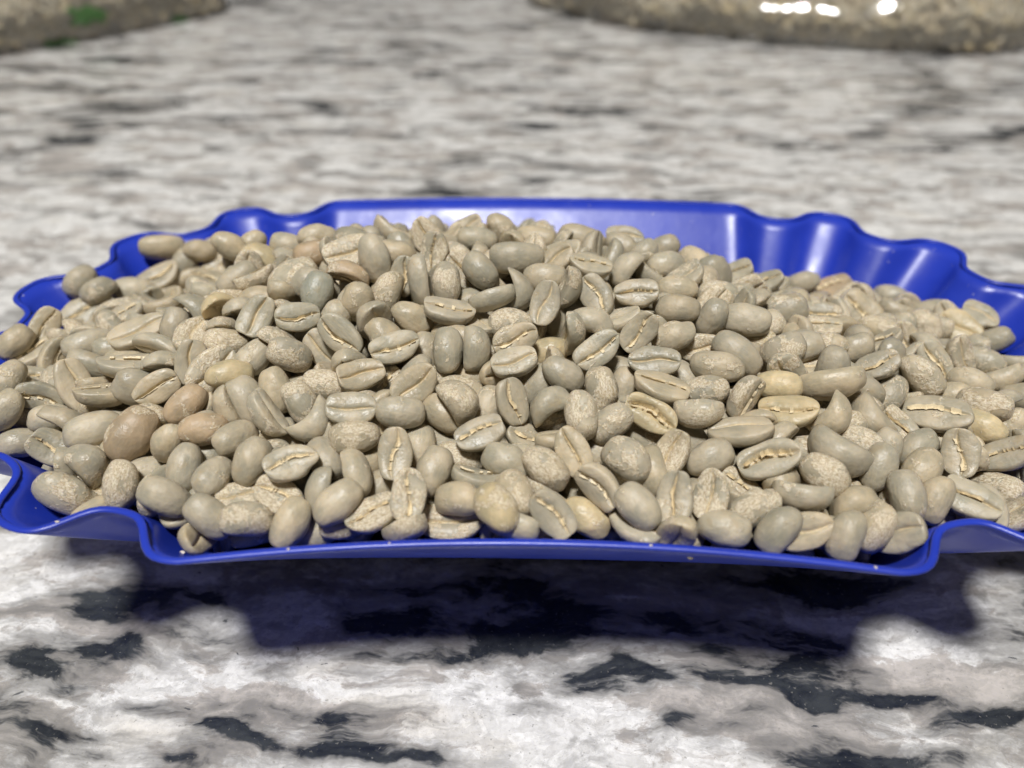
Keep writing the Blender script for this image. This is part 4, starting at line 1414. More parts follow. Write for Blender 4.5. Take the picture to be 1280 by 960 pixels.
8284 -925 2860 149 -740 510 -410 91 57 36
-252 -1376 4159 224 117 -282 -924 94 60 37
3782 -4876 3130 223 -110 -939 235 83 52 34
-7421 -2566 2872 745 237 -543 -305 85 53 34
-3311 296 4405 717 -17 659 220 75 50 33
3117 -3159 3633 372 517 -316 -702 75 49 31
5989 -2452 3205 608 589 -458 267 83 50 30
3590 -1950 3956 47 -27 539 839 80 51 34
-1029 -4164 3454 463 -773 416 -115 76 51 35
4990 -403 3459 912 -327 -202 -135 89 53 34
-3297 3058 3236 112 841 -139 -508 78 55 34
326 -1299 4405 294 -514 800 79 77 48 32
-2358 3869 3000 931 329 -116 -98 88 53 35
2631 2845 3043 124 773 384 -488 80 53 34
5475 -721 3367 52 -763 199 -611 82 58 38
-2136 3378 3207 868 -327 193 -317 76 50 30
547 -431 4552 353 -860 182 318 90 58 36
5982 -460 3245 531 487 537 -436 95 68 42
4659 -4047 3186 359 -258 -9 896 85 56 37
-4031 1360 3991 170 -146 -639 -735 93 62 39
-6904 -463 3380 147 12 330 -931 77 48 30
-2723 2961 3517 248 -250 -909 219 82 59 38
-6341 1005 3238 266 -189 290 898 77 47 32
-7067 2654 2526 101 -529 -334 772 87 55 34
-1367 3699 3038 903 201 -325 190 91 59 38
1687 2786 3256 162 23 -909 -381 77 48 33
6816 422 2992 593 195 389 676 76 50 30
-125 1818 3994 557 -43 -1 -828 77 51 33
-7863 -689 3035 526 -530 617 -245 89 65 40
2921 -2685 3670 715 -293 10 -633 74 47 30
6561 -2001 3272 657 -406 277 570 80 49 31
3148 3871 2275 40 126 -988 65 80 58 36
2141 3230 2914 863 -389 243 -209 75 45 31
-7311 2150 2551 905 -411 86 -57 74 46 31
2993 -4519 3354 364 575 249 -688 78 49 30
-6807 1562 3155 718 248 -418 495 76 49 33
-2942 -3604 3507 501 458 291 673 77 47 29
30 -3953 3577 52 -784 -508 -351 89 55 34
-4282 -4000 3358 250 885 387 53 95 61 37
-5297 -3201 3242 695 -17 687 -205 83 51 35
-81 -4389 3276 71 -310 -386 -865 79 51 31
-6058 -3807 2966 215 190 -162 943 87 63 41
1715 2155 3566 178 640 -711 225 74 53 32
-2306 -490 4501 516 -719 194 -421 74 45 30
-6308 -25 3565 621 529 -554 -163 78 55 36
-452 -3303 3591 189 615 -723 249 84 53 33
5353 -122 3476 628 -54 -656 413 88 56 37
3558 -4515 3210 622 245 644 -369 80 52 31
1511 -3954 3518 542 160 786 248 77 54 32
6548 -3229 3064 252 784 511 241 76 46 29
-4817 3856 2613 73 971 -207 -87 80 49 30
1814 1207 4109 528 -445 446 568 75 47 28
4664 1788 2949 952 89 -290 -6 76 52 32
-1336 -1135 4404 903 359 106 208 79 54 36
-4815 -2658 3630 889 64 -379 244 76 45 28
-8345 1125 2617 343 464 405 707 79 48 30
5226 -990 3585 339 609 572 429 75 50 32
-2853 1481 4107 81 -15 -923 373 82 54 36
2570 2083 3436 685 -604 388 117 75 48 30
-2247 -4705 3382 202 229 -900 -307 78 53 35
7570 -2076 3114 579 -116 -34 -805 81 50 33
-4501 414 4145 334 794 -128 489 75 49 30
4356 -1583 3718 488 152 91 -853 82 55 37
-2908 -2798 3694 263 543 679 -416 79 50 34
131 2334 3768 904 -224 -166 322 75 50 31
-5246 -3926 3038 457 -120 -347 -809 80 52 31
4535 3262 2359 587 31 91 -802 90 55 33
-4055 869 4114 805 463 338 -146 84 52 34
5417 3322 2131 673 -150 507 -515 95 57 35
1908 -2962 3868 517 771 -142 -342 77 52 34
2257 84 4253 824 130 311 -452 76 50 33
-1109 1546 4256 541 -500 -549 -393 76 50 30
-4557 -2302 3684 390 280 364 -797 82 52 32
-8272 -1154 3011 120 -539 -763 -332 76 52 34
2101 4078 2427 933 -22 312 -172 74 49 30
-5294 -142 3857 632 -365 -499 -465 90 60 37
-4932 -825 3916 704 396 -327 -489 88 62 40
4144 -70 3791 775 -577 74 -242 77 49 30
-6343 2403 2616 695 -131 -287 -645 79 51 31
-954 -3650 3252 363 -227 -2 -903 77 47 30
-800 1743 3859 132 640 521 -547 80 54 35
2697 -2628 3358 177 14 -923 339 81 49 33
7698 -2915 2592 917 327 16 -224 85 61 40
-880 -1210 4023 698 -462 -464 -286 84 54 33
6682 1105 2592 169 126 -539 -814 95 70 46
-5413 3149 2437 247 -522 -113 807 81 54 33
-5950 -2079 3055 717 -170 -264 -621 75 46 29
6173 99 2888 454 -722 -479 -204 80 49 30
-1270 1353 3892 464 214 656 553 79 49 32
-2114 59 4410 91 -525 -239 -811 88 60 38
-3247 -1849 3792 95 882 -393 -238 74 52 33
-5760 2616 2541 101 770 526 -344 91 56 37
4256 2807 2226 323 -299 -111 -890 79 51 31
2608 -2160 3530 42 -207 -829 -516 88 62 40
7441 -934 2815 224 -566 -526 -592 77 55 34
482 55 4244 156 820 524 165 78 49 32
104 -3065 3432 307 254 -148 -904 84 51 33
3090 -4289 2975 430 -890 132 -60 74 54 33
-4833 -99 3700 319 838 -169 -406 77 54 34
-2268 1329 3863 21 -727 -21 -684 94 58 39
7442 -2493 2620 249 -80 -810 -522 75 56 37
4943 -1430 3248 569 344 27 -745 82 52 33
-3898 2620 2959 480 -336 -570 574 94 57 36
-1985 -1746 3797 818 139 466 303 74 46 29
-134 -1981 3684 818 -231 -86 517 91 59 38
-525 -784 4115 29 401 806 432 84 59 37
7526 -446 2687 472 -489 91 -726 84 58 37
552 4196 2547 932 -156 -312 -88 77 51 31
-2863 -1015 4201 61 -305 743 -591 84 55 37
-3712 -964 4021 669 -591 276 -354 83 52 33
2599 3340 2523 627 -32 -281 724 83 52 32
3835 3040 2279 599 508 504 -357 84 59 40
-6461 330 3054 498 -609 304 -536 77 53 32
216 3058 3189 702 -709 43 39 78 57 37
-998 3254 2931 398 531 -110 739 86 63 42
-575 731 4079 222 -859 444 -116 77 54 34
1420 391 4037 626 -542 -261 -494 74 52 33
-6292 -1829 3214 400 879 -227 -118 77 49 32
-4136 -2318 3417 155 -683 -692 -168 92 60 36
-3410 1693 3783 725 -325 56 603 81 53 33
2706 -872 3902 410 770 339 -349 85 55 33
5096 -3214 2888 142 963 -27 225 84 61 40
3942 1981 2939 806 242 79 -532 88 60 36
1001 2659 3138 384 -34 -910 -143 76 51 31
3167 -2917 3301 382 -70 454 -801 86 56 36
1874 -4371 3197 760 415 -226 -443 95 61 41
-6800 -2563 2814 1 517 713 -472 75 48 29
-851 2727 3377 900 -354 68 243 95 59 37
3267 -1029 3816 190 -582 -580 536 89 58 36
1701 -973 3881 428 71 -891 126 88 64 40
-2417 -2295 3519 465 -666 558 162 95 66 44
4125 -3792 2889 304 633 451 -549 90 54 33
1639 -2090 3611 67 -487 862 -114 92 66 43
3375 442 3711 279 806 470 -223 88 56 34
8595 487 2251 217 -45 298 928 83 60 38
5180 -2283 3177 266 382 -798 -379 89 65 39
-2697 1643 3662 574 813 29 81 86 52 33
3106 -3652 3428 521 736 430 20 95 61 37
2738 1157 3567 623 -273 666 -303 96 64 42
-5377 465 3419 798 587 -110 -72 93 64 39
3768 -313 3625 269 -436 -431 -741 76 50 33
-1526 -98 4457 105 -716 668 169 88 55 34
-2749 552 4158 915 -232 -218 241 74 53 32
-35 488 4248 793 356 303 -388 78 52 31
7092 711 2647 824 -296 -189 441 96 69 42
-4545 -953 3678 820 -124 307 -465 80 49 30
4470 -3183 3265 62 -331 345 875 79 48 30
7934 -1479 2646 282 81 539 -788 96 58 35
-1365 -2741 3587 538 -321 650 -428 91 57 38
5002 2527 2141 510 464 244 680 85 54 32
660 3408 2749 584 457 186 -643 82 50 32
-4285 2546 3132 101 -771 548 -306 91 63 39
1466 1142 3771 47 -591 800 78 79 49 31
3749 1738 3221 159 62 115 -978 84 54 35
995 -3170 3451 955 195 -41 214 81 49 31
-4801 -3289 3257 247 -432 824 -268 91 56 36
7816 1154 2306 672 -53 -413 -611 81 49 34
-237 4155 2639 896 142 203 365 86 54 35
6695 -3171 2646 464 -676 -260 508 86 56 35
5606 772 2728 486 -692 -255 467 82 55 33
8771 -235 2565 872 -210 -110 427 81 53 35
-2047 -3321 3342 411 852 295 122 88 60 37
-3891 1863 3408 257 -98 -742 610 75 53 34
4819 257 3151 141 -69 838 -520 95 61 41
-6022 1563 2826 436 213 857 167 89 58 36
-6724 -1468 3074 867 -68 196 -451 87 53 34
929 491 4086 255 -719 -608 216 94 61 38
3688 -3241 3318 7 933 -325 147 77 54 35
5542 2241 2150 951 269 8 143 83 52 35
2432 1413 3664 662 -485 -312 476 76 47 31
-4702 -1686 3498 319 81 371 -867 83 54 33
3708 151 3560 521 738 416 88 74 53 32
-7910 695 2582 492 42 189 -848 87 62 38
4302 276 3456 524 -325 -432 -657 75 51 35
1308 3164 2742 247 -824 -304 407 84 60 39
-1698 -2351 3653 422 528 279 -681 78 55 34
8238 -1735 2540 652 -385 385 526 81 53 34
-787 -2179 3618 165 852 -486 -94 85 54 35
-1471 -4497 3267 701 -704 12 98 92 65 40
-7441 -1606 2743 11 991 -78 96 90 59 38
6202 531 2853 240 -928 -272 78 80 58 39
6181 -3882 2638 56 -840 472 257 81 53 36
-5311 3707 2378 212 971 -72 70 76 47 28
-5051 -2246 3263 633 208 -278 -690 80 51 33
-4473 -4248 2745 166 -88 -724 662 82 50 32
-7698 1186 2428 483 -24 -258 835 95 65 42
-272 -3577 3186 134 -162 975 -55 75 54 34
1931 1476 3554 180 -947 136 222 84 61 37
6545 -872 2911 517 -444 681 -263 78 48 31
-3482 -497 4058 114 -989 -47 67 76 54 34
-5118 2664 2567 16 25 -802 595 81 51 31
8937 -784 2496 859 -462 -10 -216 80 50 30
-59 -720 4035 297 -555 267 -728 78 49 33
-3350 -2912 3492 91 781 423 -449 89 56 36
-7367 -79 2803 618 692 294 -224 83 56 34
2303 -1756 4006 10 263 -963 48 82 50 32
-5676 -1678 3219 746 623 -66 220 82 57 35
-3573 3804 2634 423 172 386 -800 87 63 43
432 2697 3395 69 404 -644 -645 84 59 37
2957 1636 3177 550 -747 338 154 84 55 34
-4568 2886 2639 514 -816 -116 -234 76 56 36
2246 216 3870 863 462 5 -198 88 63 41
-2192 -892 4121 266 82 -94 955 77 55 36
2631 -1431 3659 121 -189 -956 182 95 64 40
4058 -4129 2931 687 -719 50 -75 82 50 31
7953 -731 2532 98 379 -906 -152 81 49 33
3862 2365 2581 436 -389 -800 131 76 51 32
2244 2633 2960 13 319 -728 605 75 54 34
-79 3433 2816 832 137 -529 81 85 63 41
1942 -3713 3234 553 254 717 -336 82 53 33
-3216 730 4119 833 -456 129 282 75 48 30
7111 -492 2837 223 -586 561 -539 78 54 33
5885 -1837 3091 269 -801 -372 381 80 57 35
-3707 -4171 2927 382 -122 909 105 86 58 36
-3445 2388 3238 709 -229 -324 -582 80 51 34
4601 -1662 3339 196 924 17 324 77 52 34
-1312 -767 4105 48 192 266 -942 74 48 31
-5723 868 3111 130 238 -498 822 78 55 34
4283 2167 2536 479 -841 -161 189 87 60 36
3423 -3807 3138 610 120 772 127 78 57 37
-1659 392 4067 354 -929 -94 -3 82 59 38
4501 -2771 3347 634 547 471 -275 76 46 29
-2330 2486 3377 708 -14 -381 -592 77 53 33
-4443 3380 2528 388 -826 -252 317 83 58 35
-3983 -394 3857 512 705 -175 -457 79 51 34
6450 2961 1855 887 158 -430 39 83 58 37
-3629 -3496 3201 584 -373 -367 619 82 49 32
-7586 -1215 2934 669 -687 12 281 83 51 32
336 -1389 4026 193 -945 141 -221 82 52 34
-1142 108 4376 947 -29 -246 199 77 52 34
3277 -438 3895 107 -609 436 -652 80 57 35
4898 2906 1908 633 636 -6 439 82 54 36
6038 -2815 2796 30 -984 168 20 89 66 43
-2601 4053 2511 392 135 -557 -718 91 60 40
1728 -3160 3379 980 157 -68 93 88 57 34
-7297 -2070 2703 659 291 651 -236 76 47 30
-822 -363 4412 429 -74 111 892 77 52 32
832 -2525 3548 455 -512 590 -425 91 66 41
3691 3414 2007 693 671 27 -258 78 49 33
2894 3426 2316 854 172 -331 360 80 52 34
-1518 2815 3200 730 -590 -110 325 90 60 36
7407 2240 1964 594 -789 -70 130 91 62 40
660 1822 3579 163 956 175 -164 87 64 44
-5151 1787 3160 58 969 -234 -19 75 46 28
113 3864 2743 446 729 -385 345 76 50 30
1221 2250 3309 370 765 342 399 95 63 41
5018 1012 2991 262 -546 -762 -225 96 63 42
-3762 379 3970 741 -113 410 -518 82 55 34
6594 -1531 2954 82 -291 -31 951 80 50 30
5762 1320 2657 274 595 -200 727 86 53 32
-306 2007 3645 702 153 366 589 90 60 39
5550 2928 1751 969 -45 -224 83 86 57 38
-3060 -76 4067 359 -931 25 35 77 56 35
-6726 1242 2633 721 -601 -47 -340 80 56 37
-1612 -1535 3887 244 553 -292 739 75 51 34
-4067 3910 2416 426 703 -194 533 77 53 34
2246 -4142 3030 781 33 163 -601 95 58 38
4073 -2277 3333 383 317 155 853 79 54 33
2505 2236 3054 325 -929 -46 -165 85 56 35
2704 -3539 3086 225 -557 -639 -479 78 48 29
-1855 4184 2406 354 -832 -362 -222 83 61 41
490 682 4199 20 -684 636 355 79 48 29
5197 1814 2447 141 37 -252 -956 78 55 36
8327 -149 2565 427 581 -165 671 89 54 35
3529 -2743 3646 97 993 -57 -7 79 54 33
444 1243 3906 653 -55 743 -129 85 60 40
-2239 -4399 3008 388 -144 -178 892 95 59 40
-7009 -2823 2754 580 -519 295 553 75 46 27
5069 -3893 2779 299 -157 534 -774 85 63 40
-4030 1055 3657 19 418 -583 695 76 47 29
-2248 -3837 3143 76 523 -685 500 75 54 35
3971 -1340 3531 159 -925 304 159 91 62 37
6573 1497 2366 626 313 530 -476 89 54 35
-868 -4028 3062 405 -12 900 -155 81 55 35
-6261 2658 2242 838 119 -155 -507 80 48 31
-4391 4 3903 700 -50 -700 -123 92 58 38
-320 82 4209 240 -850 436 -169 79 57 39
-5191 2387 2951 784 -195 424 -407 83 56 37
-5033 3235 2588 506 368 523 577 74 50 34
-2862 -1302 3946 825 -18 -477 -300 75 52 34
909 -596 4064 640 -146 -408 633 76 47 30
7566 -1939 2633 749 252 456 -407 74 51 34
6802 -419 2724 827 268 475 131 74 46 30
-6303 -344 3168 10 -207 -162 964 92 56 35
-2903 1003 4270 620 -450 282 576 84 59 40
6022 -989 2963 226 -200 -925 -229 90 64 42
5109 -4409 2678 362 -271 708 -540 88 58 38
-7498 -505 2900 306 179 137 924 79 49 30
4232 -779 3678 426 612 387 540 86 61 37
-6931 311 2860 271 -126 -115 -946 87 62 39
-2927 2620 3197 583 -391 212 678 93 68 46
-1519 2254 3479 926 167 100 319 78 50 33
-6809 2393 2275 783 -266 -59 -557 83 51 31
-5605 -953 3497 83 -291 -96 -947 82 59 38
2122 798 3927 308 -795 -204 -479 74 49 31
2800 187 3962 192 -905 -23 376 77 51 33
1095 1485 3720 310 -473 211 -796 80 50 31
-1423 -3757 3136 763 -253 300 512 88 64 38
-6229 -1442 3229 584 -387 -102 -705 76 49 33
-3942 3287 2740 124 -90 -275 -948 82 59 38
853 -1488 3819 532 420 665 312 89 64 40
-5748 -2635 2922 302 733 -543 -273 87 57 37
-5672 139 3329 968 103 -66 -214 80 49 31
3837 1035 3356 350 -479 -752 283 94 69 44
-3217 3429 2765 365 -397 -454 -708 81 53 34
-3099 -3271 3233 301 545 -194 -756 80 50 32
-2619 -2928 3366 367 810 430 -148 92 62 38
113 -325 4111 78 820 462 -326 77 50 33
3305 2839 2469 754 372 517 152 81 54 37
1844 -1480 3717 18 42 -396 -916 85 60 39
-1717 1199 4035 865 -91 -189 -454 90 63 38
2899 2671 2673 368 -645 -39 667 82 50 32
-4845 -1339 3548 491 -815 114 283 77 49 31
-449 -4239 3162 571 487 375 543 81 53 35
6243 1838 2343 369 836 213 343 81 49 31
1948 2151 3254 255 940 205 89 81 57 34
-518 3173 3030 373 -152 426 -809 75 54 33
-5549 2076 2777 281 252 -129 916 85 59 40
6974 -2284 2741 250 -374 883 124 81 54 35
4677 -805 3272 796 179 480 320 83 60 37
-3823 -3027 3294 704 -28 -476 -524 84 58 36
6550 95 2729 844 -118 -505 -129 80 57 38
-5550 1445 3373 741 164 544 -355 86 54 33
3713 -669 3603 723 649 164 -168 96 58 39
3104 -1947 3630 10 259 835 -483 82 51 32
738 3040 2978 202 664 572 435 82 55 36
-1601 -1943 3679 742 -221 529 344 82 59 37
510 -585 4036 70 -747 -566 -339 75 46 30
4849 2288 2581 586 -535 606 -41 84 51 33
6203 -1698 3184 884 -84 440 -124 77 54 33
6954 1712 2250 512 -78 796 311 91 56 37
2286 1775 3406 31 699 341 626 88 53 32
-2901 2005 3560 873 210 438 -8 85 58 37
-7836 338 2772 128 411 -896 -96 76 48 31
-166 2692 3246 832 -329 -308 -320 85 61 40
3400 896 3471 397 488 275 -725 90 55 34
7783 367 2658 795 253 462 299 78 55 33
-2728 3527 2745 691 357 476 -408 85 54 33
2110 3455 2442 38 -768 -204 -604 88 57 38
-1595 -4099 2974 291 -212 498 787 92 66 42
4537 3256 1870 115 926 154 -323 79 49 31
5758 -3750 2659 385 -684 -396 475 78 52 33
8240 901 2516 281 -296 -895 174 84 62 38
-4753 1415 3422 724 -446 508 -135 90 62 41
4568 1206 2916 98 536 -536 -643 83 61 38
-4352 -555 3798 331 623 -23 -707 74 54 33
-1046 603 4158 316 -864 351 -169 76 50 31
4557 -4510 2770 431 -53 225 -871 78 57 38
934 3932 2435 809 -54 -583 -38 91 60 40
-2467 -103 4225 959 39 192 -202 78 55 33
6403 -2100 2913 512 817 -238 -104 75 51 32
-3302 4028 2298 214 963 127 96 78 47 31
7944 -85 2684 855 186 477 71 79 47 32
3246 35 3781 625 -402 -349 -570 76 49 30
320 -1997 3649 771 -195 -523 303 79 55 37
5479 133 3014 304 -744 585 101 75 55 35
-3973 -107 4214 271 -858 -137 412 76 47 28
1759 3367 2734 666 -461 -142 566 76 46 30
-4313 -3292 3089 294 850 -384 -203 79 51 35
-8265 -483 2668 946 -274 164 35 83 50 32
6864 -3827 2688 536 169 -728 389 79 51 33
3976 -4536 2728 245 221 -943 3 84 57 35
2088 1048 3655 491 360 -580 539 74 47 29
-2676 -3632 3105 745 325 -441 379 84 61 37
-1981 -1365 3971 567 -486 -45 662 83 50 31
5297 1444 2640 760 392 430 -284 80 50 32
-5786 -3206 2817 465 -182 802 324 76 48 32
6144 -3390 2739 524 -821 94 -201 82 51 32
3100 1160 3327 111 -638 471 -597 78 47 32
1587 3934 2337 209 406 -615 641 75 47 29
-1747 -328 4112 620 -42 -198 -757 82 53 34
2531 715 3771 605 -208 618 455 76 48 31
-2050 2884 3274 493 129 -334 792 79 54 33
6937 -913 2787 444 -299 -506 -675 75 52 33
-1731 1829 3635 755 471 11 -455 86 59 38
-3364 -1380 4014 707 -337 -490 -381 80 58 36
2566 -3023 3297 653 -646 319 -228 81 54 35
2142 -2601 3426 678 309 654 -120 83 54 32
-4078 -1071 3810 117 -226 -966 -23 76 46 31
-53 984 4124 188 -900 375 111 81 59 38
6166 1252 2776 204 -726 -365 543 90 57 36
-1744 3252 2987 27 850 456 257 75 53 33
-4679 513 3621 949 -284 91 -95 80 59 39
1246 -2792 3417 348 20 745 567 79 51 33
-831 2277 3600 390 -858 321 -80 77 46 28
-7923 -1220 2704 333 -613 -452 554 87 58 39
7767 1929 2115 311 -839 -243 -371 92 56 34
187 -3954 3128 616 232 288 694 79 58 37
1239 -3837 3074 802 12 591 -69 96 58 37
5959 887 2697 1 -599 84 -795 77 52 31
-4782 2192 2916 640 -47 -623 -445 93 62 39
-4321 -1857 3556 735 251 628 35 86 52 32
2169 -3273 3217 324 125 936 26 82 60 36
-7273 -2651 2515 670 -579 -130 443 77 48 29
-2438 3238 3052 584 -356 352 -637 82 56 35
3067 2299 2860 105 -125 -750 -639 77 51 33
-7200 1760 2410 160 322 870 -336 77 50 33
-3639 -2608 3563 389 739 -414 359 88 56 35
8160 -2368 2580 211 185 -100 -953 78 54 36
8823 -1295 2476 881 325 -309 -145 80 57 36
372 -4520 3005 876 -128 -30 461 77 50 34
-6715 829 3042 403 376 -725 410 80 55 35
3237 3408 2151 135 -885 -147 -419 78 50 34
-1190 -1935 3705 704 371 581 166 80 52 35
1954 -191 4274 464 -598 -545 -359 77 54 33
-838 -3018 3304 412 127 -19 901 78 56 34
-856 4213 2534 853 330 63 397 96 64 43
-5269 -2695 3186 338 -790 168 -482 78 47 32
-5972 -986 3257 241 -893 173 335 79 57 38
-6379 -2198 2970 716 -270 112 -632 78 56 37
-5203 -1852 3463 145 924 -17 349 74 45 28
-5455 -579 3674 182 104 -972 97 87 62 39
-4596 -3792 2951 373 867 118 -306 82 51 33
-6529 -3043 2658 279 375 -757 453 76 51 35
3746 -3481 3050 108 21 494 861 76 46 30
4042 -2960 3084 85 -866 -399 -285 88 54 35
-4057 -4518 3054 661 249 -575 411 88 56 36
-3136 -799 4048 664 332 623 -244 88 55 33
8186 989 1904 735 358 138 -557 86 56 37
129 -1177 3587 396 228 292 839 86 63 43
-519 -2277 3231 173 -468 770 -395 84 62 38
2860 1816 2797 38 -61 -553 829 80 58 39
-1395 3765 2298 212 -280 599 719 86 56 37
7289 136 2454 138 -585 653 -459 79 56 37
7065 -1337 2573 74 670 398 621 78 54 35
1705 -2183 3249 336 -36 -149 928 92 59 36
3353 -2522 3045 838 5 267 -474 74 54 35
2005 -505 3565 607 237 -729 -205 74 53 35
290 2173 3233 33 -134 -761 -632 94 68 44
5546 -1947 2700 474 131 -564 662 93 61 41
144 -2531 3413 156 -631 -607 -455 82 58 39
-2307 -1223 3603 716 -469 514 15 93 61 40
-5898 3058 2102 11 -470 782 407 87 59 36
-6427 -1913 2583 132 -941 308 30 95 62 41
1737 485 3715 91 -834 -490 -231 78 49 32
-6077 313 3078 13 812 -406 -417 88 53 36
6343 -393 2703 885 212 -117 -395 75 50 31
-3961 -1609 3328 652 -269 707 3 96 66 42
-3536 -3178 2839 957 51 75 272 80 54 36
3353 1562 2800 454 -479 -126 739 87 54 36
-2598 405 3887 572 -425 -229 662 85 62 37
-682 3688 2424 44 12 -751 -657 79 58 39
-4645 -2464 2958 166 329 175 912 79 58 35
698 -3672 3132 319 -204 -72 922 76 55 37
-1025 1762 3365 861 442 -10 -247 79 50 33
-2857 -2023 3458 661 -260 589 -383 75 51 32
-3071 2080 3093 403 341 -797 -291 75 47 29
1011 -4015 2671 658 598 -99 -444 75 53 34
6700 -3646 2202 829 336 331 297 75 50 31
-545 -344 4054 414 -41 807 416 78 51 34
-1735 -2947 2979 136 -827 500 -212 81 51 33
5049 -1415 2837 457 497 110 -728 86 54 37
1536 -3359 2912 380 883 271 13 78 48 30
-3409 658 3666 64 956 270 78 86 58 39
-4334 2018 3029 256 686 -658 169 83 52 34
-3330 88 3699 151 282 760 -564 75 47 28
7771 336 2188 685 -303 114 -651 90 55 34
3493 2503 2493 822 -456 -191 278 74 47 31
5622 -3045 2487 550 -232 -796 92 85 62 41
5309 1580 2134 724 582 345 129 75 54 34
213 542 3718 803 353 -409 248 81 51 33
5995 -2387 2555 45 -517 804 288 86 60 38
-7730 -738 2307 320 928 75 -169 79 52 31
-7525 425 2254 866 126 -345 -336 93 66 44
433 -879 3650 246 -403 -220 -852 92 58 35
-2044 3335 2602 825 182 -45 531 94 68 46
-695 1351 3849 104 -107 -812 -563 83 50 32
7589 1459 1983 547 543 -178 610 80 53 34
-5790 1143 2691 626 675 372 -112 95 63 42
-1113 2636 2913 687 420 -69 588 87 62 39
-6134 -2830 2477 782 15 -621 30 79 56 33
5532 -860 2782 164 -626 753 108 89 61 40
-1344 -427 3814 759 -314 -215 526 79 53 35
-4585 -3293 2807 147 -825 -150 524 81 57 36
5578 -105 2576 161 671 -692 209 87 62 41
-5297 -3649 2534 917 -346 45 -187 94 67 42
-4734 -928 3348 163 -816 470 291 94 60 36
4454 -2158 3080 138 -375 -256 879 93 64 43
-3127 -4255 2678 36 -305 431 -847 88 62 41
-3907 3557 2208 955 11 36 292 84 53 33
6857 2176 1676 104 -154 -977 95 79 57 36
4376 -1294 3172 757 572 -218 223 75 51 34
-6106 2058 2482 596 -2 736 -317 82 60 37
-1922 1285 3479 715 180 594 317 90 64 39
-793 -4491 2948 203 -424 501 -725 79 51 33
3451 -1504 3200 479 414 -714 296 94 57 35
-6948 -1990 2532 444 -285 -675 514 75 51 33
-4985 984 3061 906 242 267 -218 87 63 40
4295 -3493 2843 8 379 609 695 78 51 34
-871 647 3799 931 -269 126 -206 76 55 35
795 1143 3556 253 -740 407 -470 88 65 42
-4950 -373 3391 442 751 125 -472 81 51 33
2322 2841 2400 84 902 -174 383 85 61 37
1188 -1069 3687 418 319 56 -847 89 58 35
-4499 -2176 3135 320 -552 -562 525 78 51 31
2246 -3075 2856 881 -338 -261 199 84 54 34
-1770 -822 3737 600 651 -462 30 90 65 39
7193 948 2110 418 329 767 -356 76 48 30
6300 -2970 2472 50 -345 924 -148 93 60 37
3136 -1104 3345 567 -467 -448 -507 80 48 33
6684 -1669 2689 124 -187 26 973 85 55 36
-628 -1773 3430 287 -232 662 651 79 51 32
3699 -3853 2674 748 -21 -487 448 78 50 31
999 -1944 3408 565 148 712 387 90 62 38
7576 -1224 2462 573 -594 63 559 81 50 30
-670 -3593 2856 17 -592 -791 145 79 51 33
-2721 1061 3643 446 763 413 217 94 60 39
-2149 2599 2908 705 -154 137 -677 78 52 35
-7005 -1004 2767 38 -441 -795 411 79 57 37
-5197 -1617 3067 235 338 -235 -879 96 68 42
4128 -131 3335 753 462 -251 -393 74 47 31
-5791 2358 2205 56 -251 -398 879 77 53 33
4029 3177 1665 27 915 388 101 84 55 34
-5530 -413 3173 470 -98 530 698 93 63 38
890 -3013 3074 93 494 -850 -148 83 50 34
-3322 -2284 3468 396 -256 -371 798 82 59 36
-2390 -3284 2946 287 -380 -878 10 90 65 43
-5148 -3296 2637 351 874 -311 -122 79 55 34
-1443 3011 2691 719 -216 -126 -647 79 57 36
6480 2008 1862 620 -354 699 -13 75 48 30
-3164 3642 2256 575 -702 -418 -1 83 58 36
554 -1957 3336 508 495 -353 -608 85 60 40
3612 -1079 3297 177 771 -595 -132 89 57 36
3391 -1969 3196 198 244 944 -88 95 63 42
8443 -773 2437 150 -608 37 777 74 53 35
1052 -80 3919 413 -199 877 -137 74 50 32
108 -4209 2780 942 176 77 -273 81 52 33
-3408 1487 3305 836 -113 -290 -449 94 69 44
-806 2202 3122 616 698 288 -221 80 51 30
1546 -269 3734 308 -205 228 900 95 57 37
4265 -2947 2786 650 354 -380 -553 77 51 32
2928 -261 3718 333 644 675 -131 79 48 30
-5221 1743 2811 151 -135 -896 -393 79 50 34
4032 1186 2935 785 528 -320 -18 76 49 31
8330 0 2058 468 -112 55 -874 80 58 35
-5942 -562 2954 253 -191 348 881 82 49 33
44 1396 3639 328 -345 -205 -854 75 49 30
-2674 -386 3880 508 -395 574 505 89 54 34
1520 1779 3271 393 -317 440 742 80 56 35
-1257 -3196 3069 70 569 -818 10 74 54 33
4422 680 3029 265 -351 -877 -189 88 57 36
6399 2419 1787 96 -462 414 777 74 45 30
-6838 -600 2810 263 -117 434 853 80 56 35
7806 -402 2207 113 97 983 103 89 66 44
-393 1509 3434 195 380 73 900 76 50 32
597 3755 2505 530 53 -593 601 89 55 36
-3797 2053 2878 267 -234 542 760 82 56 36
7834 -2637 2189 343 -222 -381 828 76 48 33
130 2612 2916 149 -389 884 205 82 53 33
6011 1325 2135 430 30 789 -436 85 56 34
1597 3476 2153 765 -254 -445 388 92 66 43
-2292 -1871 3445 158 580 48 796 79 51 32
3322 313 3264 244 559 548 -571 76 49 31
-3183 2963 2706 287 473 -810 192 75 45 27
6433 762 2330 208 -194 527 799 81 54 33
1038 3294 2399 275 149 -424 -849 78 50 34
-1400 -2594 3055 537 -405 -736 -57 78 51 31
735 2413 3057 783 -318 531 37 80 48 32
-2290 2015 3412 55 224 -590 -772 80 58 36
-4052 2820 2431 213 -775 -272 527 92 59 39
5156 -3570 2444 159 26 -801 575 79 48 31
4895 -83 2955 380 -23 823 -420 95 58 37
3877 -1744 3093 16 -832 265 -485 86 56 35
